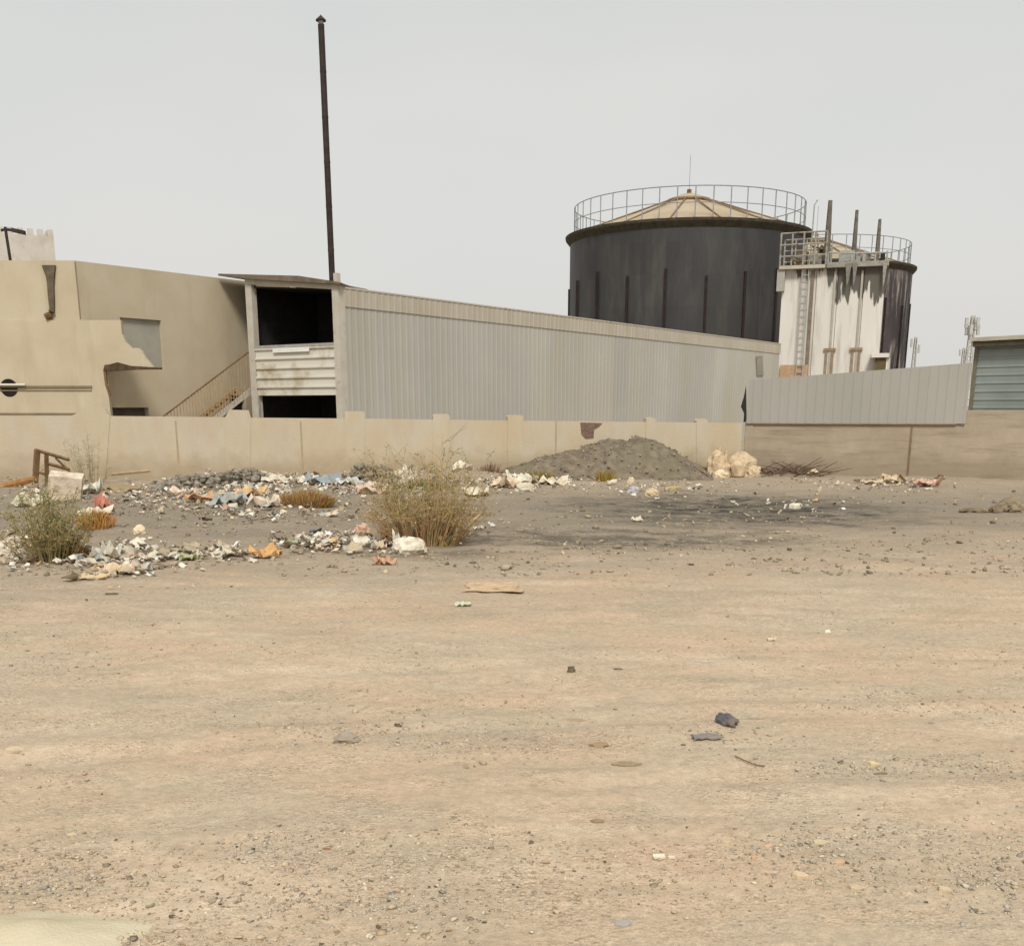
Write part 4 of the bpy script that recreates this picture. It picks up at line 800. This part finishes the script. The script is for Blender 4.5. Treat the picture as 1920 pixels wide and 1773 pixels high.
shrub('dead_shrub', 170, 905, 110, 100, 'bare grey thin-twigged shrub against the wall above the left rubbish', 'shrub', 34, (134, 122, 96), [(150, 140, 104)], .012, 6, 1.0, 6, .2)
# ================================================================== SINGLE ITEMS
def cmat(rgb, rough=.8, k=.9, dust=.22):
    dust = .34 if max(rgb) - min(rgb) > 50 else dust
    r_, g_, b_ = [int(q * (1 - dust) + p * dust) for q, p in zip(rgb, (190, 172, 146))]; rgb = (r_, g_, b_); return M('item_%d_%d_%d' % rgb, S(r_, g_, b_, k), S(min(255, r_ * 1.1), min(255, g_ * 1.1), min(255, b_ * 1.1), k), 7, rough, third=S(r_ * .45 + 92, g_ * .45 + 80, b_ * .45 + 62, k * .9), tscale=4, tpos=(.46, .66), bump=.4, bscale=18)
def lump(w_, d_, h_, seed, base=I3, fold=.35):
    V, Fc = base; out = []; off = Vector((seed * 3.7, seed * 1.3, seed * 2.1))
    for p in V:
        v = Vector(p); q = mnoise.fractal(v * 1.6 + off, 1.0, 2.1, 3); rdg = abs(mnoise.noise(v * 3.3 + off)); s = 1 + fold * q - fold * 1.1 * rdg + .1
        v = v * s; out.append((v.x * w_ / 2, v.y * d_ / 2, max((v.z + .35) / 1.35, -.06) * h_))
    return out, [tuple(int(i) for i in f) for f in Fc]
def crumple(w_, d_, h_, seed, n=9):
    V = []; off = Vector((seed * 2.3, seed * 5.1, 0)); rnd = random.Random(seed); cut = [rnd.uniform(.7, 1) for _ in range(4)]
    for i in range(n):
        for j in range(n):
            u, v = i / (n - 1) - .5, j / (n - 1) - .5; p = Vector((u * 3, v * 3, 0)) + off
            z = abs(mnoise.noise(p)) * 1.5 + .5 * abs(mnoise.noise(p * 2.3)); z *= h_
            jx, jy = mnoise.noise(p * 1.7 + Vector((9, 0, 0))) * .16, mnoise.noise(p * 1.7 + Vector((0, 9, 0))) * .16
            V.append(((u + jx) * w_, (v + jy) * d_, z + .012))
    top = len(V); V += [(a, b_, c_ - .012) for a, b_, c_ in V]; Fc = []
    for i in range(n - 1):
        for j in range(n - 1):
            q = (i * n + j, (i + 1) * n + j, (i + 1) * n + j + 1, i * n + j + 1); Fc.append(q); Fc.append(tuple(top + k for k in q[::-1]))
    rim = [i * n for i in range(n)] + [(n - 1) * n + j for j in range(1, n)] + [i * n + n - 1 for i in range(n - 2, -1, -1)] + [j for j in range(n - 2, 0, -1)]
    for a, b_ in zip(rim, rim[1:] + rim[:1]): Fc.append((b_, a, a + top, b_ + top))
    return V, Fc
def slab(w_, d_, h_, seed):
    rnd = random.Random(seed); k = rnd.choice((5, 6, 7)); ring = []
    for i in range(k):
        a = 2 * math.pi * i / k + rnd.uniform(-.25, .25); r_ = rnd.uniform(.75, 1.0); ring.append((math.cos(a) * r_ * w_ / 2, math.sin(a) * r_ * d_ / 2))
    tl = rnd.uniform(-.12, .12); bot = [(x, y_, -.3 * h_) for x, y_ in ring]; mid = [(x, y_, h_ * .72 + x * tl) for x, y_ in ring]; top = [(x * .9, y_ * .9, h_ + x * tl) for x, y_ in ring]
    V = bot + mid + top; Fc = [tuple(range(2 * k, 3 * k)), tuple(range(k - 1, -1, -1))]
    for lv in (0, k):
        Fc += [(lv + i, lv + (i + 1) % k, lv + k + (i + 1) % k, lv + k + i) for i in range(k)]
    return V, Fc
def item(name, x, y, wpx, hpx, shape, rgb, label, cat, group=None, d=.7, rot=None, seed=[100], k=.9):
    seed[0] += 1; b = gp(x, y); s = b.y / F / 1.03; w_ = wpx * s; h_ = max(hpx * s * (.62 if shape == 'slab' and y > 1100 else 1), .008)
    V, Fc = {'lump': lump, 'crumple': crumple, 'slab': slab}[shape](w_, w_ * d, h_, seed[0]); a = rot if rot is not None else 0.0
    ca, sa = math.cos(a), math.sin(a); V = [(p[0] * ca - p[1] * sa + b.x, p[0] * sa + p[1] * ca + b.y, p[2] + b.z) for p in V]
    m = MB(); m.add(V, Fc); o = mk(name, m, cmat(rgb, k=k)); o.location.z = b.z + min(0, o.location.z - b.z)
    return tag(o, label, cat, group)
WH = (226, 220, 204); CR = (210, 196, 168)
flakes = []
for sd_ in range(6):
    V_, F_ = crumple(2.0, 1.6, .75, 300 + sd_, 4); F_ = [t_ for q_ in F_ for t_ in ((q_[0], q_[1], q_[2]), (q_[0], q_[2], q_[3]))]
    flakes.append((np.array(V_), np.array(F_)))
sizes = np.exp(rng.normal(math.log(.044), .5, len(LITTER_P))).clip(.018, .16)
allv, allf, allt, o_ = [], [], [], 0
for k, (p_, s_, t_) in enumerate(zip(LITTER_P, sizes, LITTER_T)):
    V_, F_ = flakes[k % 6]; A = Matrix.Rotation(rng.uniform(0, 6.28), 3, 'Z') @ Matrix.Rotation(rng.normal(0, .45), 3, 'X') @ Matrix.Rotation(rng.normal(0, .35), 3, 'Y')
    v_ = (V_ * s_ * np.array([1, rng.uniform(.5, 1), rng.uniform(.6, 1.5)])) @ np.array(A).T + p_ + np.array([0, 0, .2 * s_ + rng.uniform(0, .05)])
    allv.append(v_); allf.append(F_ + o_); allt.append(np.repeat(t_[None], len(V_), 0)); o_ += len(V_)
o = np_mesh('loose_litter', np.concatenate(allv), np.concatenate(allf), LITM, np.concatenate(allt)); o['kind'] = 'stuff'
# foreground stones and scraps
item('rock', 650, 1390, 48, 18, 'lump', (146, 136, 124), 'grey rounded rock with a dark underside on the open sand in the lower middle', 'rock', d=.8)
item('rock', 1071, 1259, 16, 11, 'lump', (72, 62, 50), 'small dark brown stone alone on pale sand near the centre', 'rock')
item('flat_stone', 28, 1407, 40, 9, 'slab', (206, 190, 160), 'pale flat stone at the left edge of the sand', 'stone')
item('flat_stone', 133, 1566, 26, 7, 'slab', (216, 192, 160), 'thin pale pinkish stone chip in the lower left sand', 'stone')
item('brick_piece', 1498, 1644, 42, 17, 'slab', (212, 190, 156), 'largest pale broken brick in the lower right gravel', 'brick', d=.55, rot=-.35)
item('flat_stone', 1538, 1580, 40, 7, 'slab', (206, 192, 158), 'long thin pale stone above the large pale broken brick', 'stone')
item('flat_stone', 1606, 1666, 38, 11, 'slab', (198, 180, 150), 'flat sandy stone right of the large pale broken brick', 'stone')
item('flat_stone', 1772, 1670, 36, 12, 'slab', (206, 186, 154), 'pale tilted stone farthest right in the lower right gravel', 'stone', rot=-.3)
item('flat_stone', 1572, 1617, 32, 9, 'slab', (204, 168, 134), 'pinkish stone just above and right of the large pale broken brick', 'stone')
item('flat_stone', 1362, 1580, 22, 8, 'slab', (196, 180, 148), 'dull sandy stone left of the orange chips', 'stone')
item('brick_chip', 1414, 1610, 15, 10, 'slab', (206, 158, 118), 'small orange brick chip in the lower right gravel', 'brick')
item('brick_chip', 1440, 1587, 20, 6, 'slab', (222, 176, 140), 'flat peach brick chip just above the small orange chip', 'brick')
item('brick_chip', 1463, 1585, 11, 6, 'slab', (226, 196, 166), 'tiny pale peach chip right of the flat peach chip', 'brick')
item('white_scrap', 1236, 1608, 24, 5, 'crumple', (232, 226, 208), 'small white paper scrap on sand in the lower centre right', 'scrap')
item('white_scrap', 1259, 1609, 12, 3, 'crumple', (224, 216, 196), 'tiny white scrap touching the small white paper scrap', 'scrap')
item('grey_slab', 1168, 1733, 42, 12, 'slab', (160, 160, 158), 'blue grey flat slab at the bottom centre right beside orange soil', 'slab')
item('flat_stone', 1638, 1433, 30, 9, 'slab', (222, 204, 156), 'pale yellow block above a dark stick on the right', 'stone')
item('dark_stick', 1650, 1451, 36, 5, 'slab', (116, 94, 70), 'dark brown stick just below the pale yellow block', 'stick', d=.25)
item('brown_piece', 1124, 1398, 38, 7, 'lump', (134, 108, 78), 'flattened brown clod right of centre on the sand', 'clod', d=.5)
item('brown_piece', 1080, 1350, 44, 4, 'slab', (158, 134, 100), 'long flat tan clod above the flattened brown clod', 'clod', d=.4)
item('brown_piece', 1175, 1433, 54, 5, 'lump', (140, 124, 94), 'long low dull clod below the flattened brown clod', 'clod', d=.5)
item('brown_piece', 1120, 1540, 30, 6, 'lump', (134, 114, 84), 'dark clod alone on the smooth sand at the lower centre', 'clod', d=.5)
item('dark_stick', 208, 1115, 32, 6, 'slab', (76, 62, 46), 'black short stick just below the left litter', 'stick', d=.3)
item('dark_stick', 1160, 1255, 22, 4, 'slab', (86, 74, 58), 'thin black chip right of the small dark brown stone', 'stick', d=.4)
item('dark_stick', 612, 1592, 24, 4, 'slab', (122, 72, 50), 'reddish dark sliver in the lower left centre', 'stick', d=.35)
item('rag', 1362, 1356, 34, 20, 'lump', (62, 66, 80), 'dark blue crumpled rag on the sand at the right', 'rag', d=1.6, rot=.5)
item('rag', 1325, 1384, 56, 8, 'crumple', (112, 112, 116), 'grey plastic strip trailing left from the dark blue rag', 'rag', d=.5)
item('rag', 1400, 1345, 60, 6, 'crumple', (168, 160, 142), 'pale grey plastic film to the right of the dark blue rag', 'rag', d=.6)
item('white_scrap', 868, 1135, 30, 6, 'crumple', (190, 206, 182), 'pale mint green scrap on sand below the middle green shrub', 'scrap')
item('white_scrap', 1552, 1187, 11, 8, 'lump', (238, 230, 208), 'tiny bright white pebble-like scrap on the right sand', 'scrap')
item('white_scrap', 1446, 1200, 16, 4, 'crumple', (220, 208, 180), 'small cream scrap left of the tiny bright white scrap', 'scrap')
item('cardboard_sheet', 922, 1102, 104, 2.5, 'crumple', (206, 172, 138), 'flat peach cardboard sheet on the grey soil below the middle shrub', 'cardboard', d=.9)
item('cardboard_sheet', 497, 1046, 54, 24, 'crumple', (218, 158, 86), 'bright orange cardboard piece in the middle left litter', 'cardboard', d=.6)
item('cardboard_sheet', 722, 1058, 44, 16, 'crumple', (196, 146, 118), 'salmon coloured cardboard scrap below the white rubbish lump', 'cardboard')
wire = [gp(1378 + 4 * k, 1420 + 18 * math.sin(k / 14 * 1.6)) + Vector((0, 0, .015)) for k in range(15)]
m = MB(); m.tube(wire, .0045, 5); tag(mk('wire', m, BROWN), 'thin dark curved wire lying on the sand at the right', 'wire')
# rubbish strip
L_ = [('plastic_bag', 768, 1036, 62, 30, 'lump', WH, 'largest white plastic rubbish lump at the foot of the middle green shrub'),
 ('plastic_bag', 750, 1030, 26, 34, 'crumple', (216, 214, 206), 'white torn bag standing behind the largest white rubbish lump'),
 ('plastic_bag', 680, 1000, 30, 22, 'lump', (212, 168, 146), 'pink bag at the left foot of the middle green shrub'),
 ('plastic_bag', 710, 1030, 28, 18, 'crumple', (206, 190, 168), 'cream torn bag between the pink bag and the white lump'),
 ('plastic_bag', 868, 892, 38, 20, 'crumple', (232, 226, 208), 'bright white bag by the wall right of the middle green shrub'),
 ('plastic_bag', 978, 898, 56, 20, 'crumple', (224, 222, 206), 'white bag heap left of the gravel mound'),
 ('plastic_bag', 948, 914, 50, 20, 'crumple', (220, 198, 172), 'cream sack in front of the reddish brown dry bush'),
 ('plastic_bag', 1038, 908, 56, 16, 'crumple', (222, 214, 192), 'flat pale sheet rubbish at the left front of the gravel mound'),
 ('plastic_bag', 985, 918, 40, 16, 'lump', (206, 200, 180), 'dirty pale bag below the white bag heap'),
 ('plastic_bag', 612, 908, 62, 24, 'crumple', (118, 146, 170), 'blue plastic bag at the wall foot left of the middle shrub'),
 ('plastic_bag', 575, 900, 40, 20, 'crumple', (228, 226, 218), 'white bag just left of the blue plastic bag'),
 ('plastic_bag', 655, 910, 50, 18, 'crumple', (196, 202, 204), 'pale blue grey bag just right of the blue plastic bag'),
 ('plastic_bag', 520, 905, 50, 18, 'crumple', (222, 216, 200), 'off white sheet at the right end of the long rubble ridge'),
 ('plastic_bag', 430, 948, 64, 26, 'crumple', (150, 164, 168), 'blue grey plastic sheet in the left litter below the rubble ridge'),
 ('plastic_bag', 470, 930, 56, 24, 'crumple', (216, 174, 118), 'yellowish orange bag right of the blue grey plastic sheet'),
 ('plastic_bag', 380, 940, 60, 20, 'crumple', (204, 156, 118), 'tan orange sack left of the blue grey plastic sheet'),
 ('plastic_bag', 345, 928, 50, 20, 'crumple', (226, 206, 186), 'pale pink bag below the rubble ridge on the left'),
 ('plastic_bag', 500, 950, 60, 24, 'crumple', (220, 206, 188), 'whitish bag right of the yellowish orange bag'),
 ('plastic_bag', 262, 1000, 24, 16, 'lump', (232, 214, 184), 'small cream ball of rubbish on bare soil in the left'),
 ('plastic_bag', 200, 1050, 56, 34, 'crumple', (212, 210, 196), 'grey white bag in the front left litter beside the green shrub'),
 ('plastic_bag', 225, 1075, 60, 24, 'crumple', (222, 198, 166), 'cream torn sheet along the front edge of the left litter'),
 ('plastic_bag', 258, 1072, 46, 22, 'crumple', (188, 190, 188), 'grey plastic at the right end of the front left litter'),
 ('plastic_bag', 178, 1085, 50, 14, 'crumple', (214, 190, 150), 'yellowish scrap at the near front of the left litter'),
 ('plastic_bag', 300, 1046, 60, 14, 'crumple', (208, 204, 186), 'flat pale strip right of the front left litter'),
 ('plastic_bag', 355, 1050, 36, 16, 'crumple', (172, 184, 138), 'light green plastic scrap between left litter and orange cardboard'),
 ('plastic_bag', 440, 1040, 40, 14, 'crumple', (226, 214, 192), 'white paper just left of the orange cardboard'),
 ('plastic_bag', 196, 945, 32, 26, 'crumple', (196, 104, 92), 'red plastic bag in the rubbish by the left wall'),
 ('plastic_bag', 60, 940, 60, 26, 'crumple', (206, 202, 184), 'pale bag above the left edge green shrub'),
 ('plastic_bag', 165, 925, 50, 22, 'crumple', (210, 214, 200), 'pale mint bag left of the red plastic bag'),
 ('plastic_bag', 10, 1045, 46, 30, 'lump', (212, 204, 190), 'white rubbish cut by the left picture edge at the shrub foot'),
 ('plastic_bag', 180, 965, 60, 16, 'crumple', (220, 210, 190), 'white sheet below the red plastic bag'),
 ('plastic_bag', 735, 905, 50, 22, 'crumple', (218, 208, 190), 'cream rubbish behind the left side of the middle green shrub'),
 ('plastic_bag', 700, 925, 60, 18, 'crumple', (214, 186, 170), 'pinkish sheet left of the middle green shrub'),
 ('plastic_bag', 770, 915, 30, 36, 'crumple', (226, 218, 202), 'upright white bag half hidden in the middle green shrub'),
 ('plastic_bag', 895, 925, 46, 16, 'crumple', (216, 208, 186), 'pale scrap right of the middle green shrub'),
 ('white_board', 1490, 952, 30, 9, 'slab', (240, 234, 216), 'small bright white board on the burnt black ground'),
 ('plastic_bag', 1187, 924, 20, 14, 'lump', (178, 180, 196), 'pale lilac bag standing in front of the gravel mound'),
 ('plastic_bag', 1183, 908, 14, 14, 'lump', (214, 200, 172), 'cream scrap directly behind the pale lilac bag'),
 ('plastic_bag', 1222, 928, 26, 14, 'lump', (208, 188, 150), 'tan scrap right of the pale lilac bag'),
 ('flat_board', 1262, 918, 42, 6, 'slab', (176, 156, 96), 'yellowish flat board in front of the gravel mound'),
 ('plastic_bag', 1194, 977, 20, 8, 'crumple', (226, 220, 200), 'single white scrap left of the burnt black ground'),
 ('plastic_bag', 1525, 893, 22, 12, 'lump', (228, 208, 178), 'small cream lump right of the dead brushwood'),
 ('plastic_bag', 1675, 905, 50, 18, 'crumple', (204, 184, 150), 'cream torn sheets at the foot of the thin upright bar'),
 ('plastic_bag', 1738, 912, 46, 18, 'crumple', (214, 164, 148), 'pink torn sheets right of the thin upright bar'),
 ('plastic_bag', 1640, 908, 50, 10, 'crumple', (206, 188, 158), 'flat sand coloured sheet left of the thin upright bar')]
for nm, x, y, w_, h_, shp, rgb, lb in L_:
    cat = {'plastic_bag': 'litter', 'white_board': 'board', 'flat_board': 'board'}[nm]
    item(nm if nm != 'plastic_bag' else 'litter_piece', x, y, w_, h_, shp, rgb, lb, cat, 'litter along the boundary wall' if cat == 'litter' else None, d=.75)
# white box / boards / wood at the left
bx = gp(122, 938); s = bx.y / F
m = MB(); m.box(bx + Vector((0, .1, .30)), (.40, .10, -.05), (-.05, .22, .06), (.10, -.08, .38)); o = tag(mk('white_carton', m, cmat((222, 206, 186))), 'white square carton leaning in the rubbish beneath the broken timber frame', 'carton')
bf = gp(95, 912); fr_ = empty('timber_frame', bf, 'broken brown timber frame standing against the left end of the wall', 'timber frame'); q = lambda x, y, dy=0: at(x, y, bf.y + dy)
for nm, a_, b_, r_ in (('upright', (66, 905), (70, 843), .10), ('upright', (88, 900), (87, 852), .07), ('top_bar', (66, 843), (130, 862), .05), ('mid_bar', (86, 868), (130, 880), .05), ('mid_bar', (66, 884), (100, 892), .04), ('brace', (104, 858), (132, 885), .035)):
    m = MB(); m.tube([q(*a_), q(*b_)], r_, 4); mk(nm, m, BROWN, fr_)
m = MB(); lg = [at(-40, 922, 33.5), at(20, 909, 33.2), at(66, 897, 33)]; m.tube(lg, [.13, .12, .08], 7); tag(mk('log', m, M('log_rust', S(140, 98, 58), S(166, 124, 80), 5)), 'rusty brown pole slanting in from the left picture edge', 'log')
m = MB(); m.tube([at(208, 889, 34.6), at(281, 882, 35)], .055, 7); tag(mk('wooden_pole', m, M('pole_grey', S(150, 132, 104), S(170, 150, 120), 5)), 'thin straight wooden pole lying against the wall right of the timber frame', 'pole')
item('dark_sack', 186, 900, 34, 22, 'lump', (104, 98, 78), 'dark sack at the left end of the thin wooden pole', 'sack')
item('dirt_mat', 225, 922, 70, 14, 'lump', (140, 122, 92), 'brown earth-covered mat right of the dark sack', 'mat')
# broken concrete lumps and brushwood
b = gp(1372, 893)
cp = [(1345, 892, 44, 40, (206, 180, 146), 'tall jagged tan concrete lump, left of the broken pair by the wall'), (1388, 893, 56, 42, (198, 176, 144), 'wide rounded tan concrete lump, right of the broken pair by the wall'), (1412, 894, 28, 22, (204, 184, 152), 'small tan concrete lump at the right end of the broken lumps'), (1352, 896, 30, 14, (222, 204, 172), 'pale slab at the foot of the tall jagged concrete lump')]
for x, y, w_, h_, rgb, lb in cp: item('concrete_lump', x, y, w_, h_, 'lump', rgb, lb, 'concrete lump', None, .7)
for x, y0, y1 in ((1346, 880, 838), (1359, 880, 842)):
    p0 = gp(x, 893); m = MB(); m.tube([at(x - 4, y0, p0.y), at(x, (y0 + y1) / 2, p0.y), at(x + 4, y1, p0.y)], [.12, .10, .05], 5)
    tag(mk('concrete_shard', m, cmat((204, 182, 150))), 'left upright pale shard on the jagged concrete lump' if x == 1346 else 'right upright pale shard behind the jagged concrete lump', 'shard')
rnd = random.Random(21); m = MB()
for k in range(70):
    x = rnd.uniform(1425, 1545); b_ = gp(x, rnd.uniform(888, 896)); a_ = rnd.uniform(-.9, .9); ln_ = rnd.uniform(.4, 1.5)
    d = Vector((math.cos(a_) * rnd.choice((-1, 1)), rnd.uniform(-.3, .3), abs(math.sin(a_)) * .45 + .08)); z0 = rnd.uniform(0, .16)
    p0 = b_ + Vector((0, rnd.uniform(0, .6), z0)); m.tube([p0, p0 + d * ln_ * .5 + Vector((0, 0, rnd.uniform(-.04, .08))), p0 + d * ln_], [.022, .016, .006], 4)
tag(mk('brushwood_pile', m, M('brush', S(84, 68, 56), S(112, 92, 76), 6)), 'tangled pile of dead dark brushwood at the wall foot right of the concrete lumps', 'brushwood')
rnd = random.Random(8); 
for x, y, w_, h_, rgb, lb in ((1890, 958, 46, 26, (118, 106, 84), 'dark earthy rubble clod at the right edge of the lot'), (1868, 960, 28, 14, (96, 84, 68), 'small dark clod left of the earthy rubble clod at the right edge'), (1912, 960, 40, 20, (128, 114, 92), 'lighter earth clod cut by the right picture edge'), (1825, 960, 44, 8, (92, 80, 64), 'long dark flat clod at the right, left of the earthy clods')):
    item('earth_clod', x, y, w_, h_, 'lump', rgb, lb, 'clod', None, .8)
# soft pale heap of cement dust at the bottom-left corner
c_ = gp(30, 1752); m = MB(); n1 = 60; V = []
for i in range(n1):
    for j in range(n1):
        u, v = i / (n1 - 1) * 2 - 1, j / (n1 - 1) * 2 - 1; e = (u * u + v * v) * 2.6; x, y_ = c_.x + u * 1.0, c_.y + v * .42
        V.append((x, y_, float(hz(x, y_)) + .085 * math.exp(-e * 1.3) * (1 + .5 * float(fbm(np.array(x * 2.2), np.array(y_ * 2.2), 3))) - .024 + .012 * float(fbm(np.array(x * 7), np.array(y_ * 7), 3))))
m.add(V, [(i * n1 + j, (i + 1) * n1 + j, (i + 1) * n1 + j + 1, i * n1 + j + 1) for i in range(n1 - 1) for j in range(n1 - 1)])
tag(mk('dust_heap', m, M('pale_dust', S(206, 192, 160, .86), S(212, 200, 172, .86), 3, rough=1, bump=.3, bscale=60), smooth=True), 'low smooth heap of pale cement dust in the bottom left corner', 'dust heap')
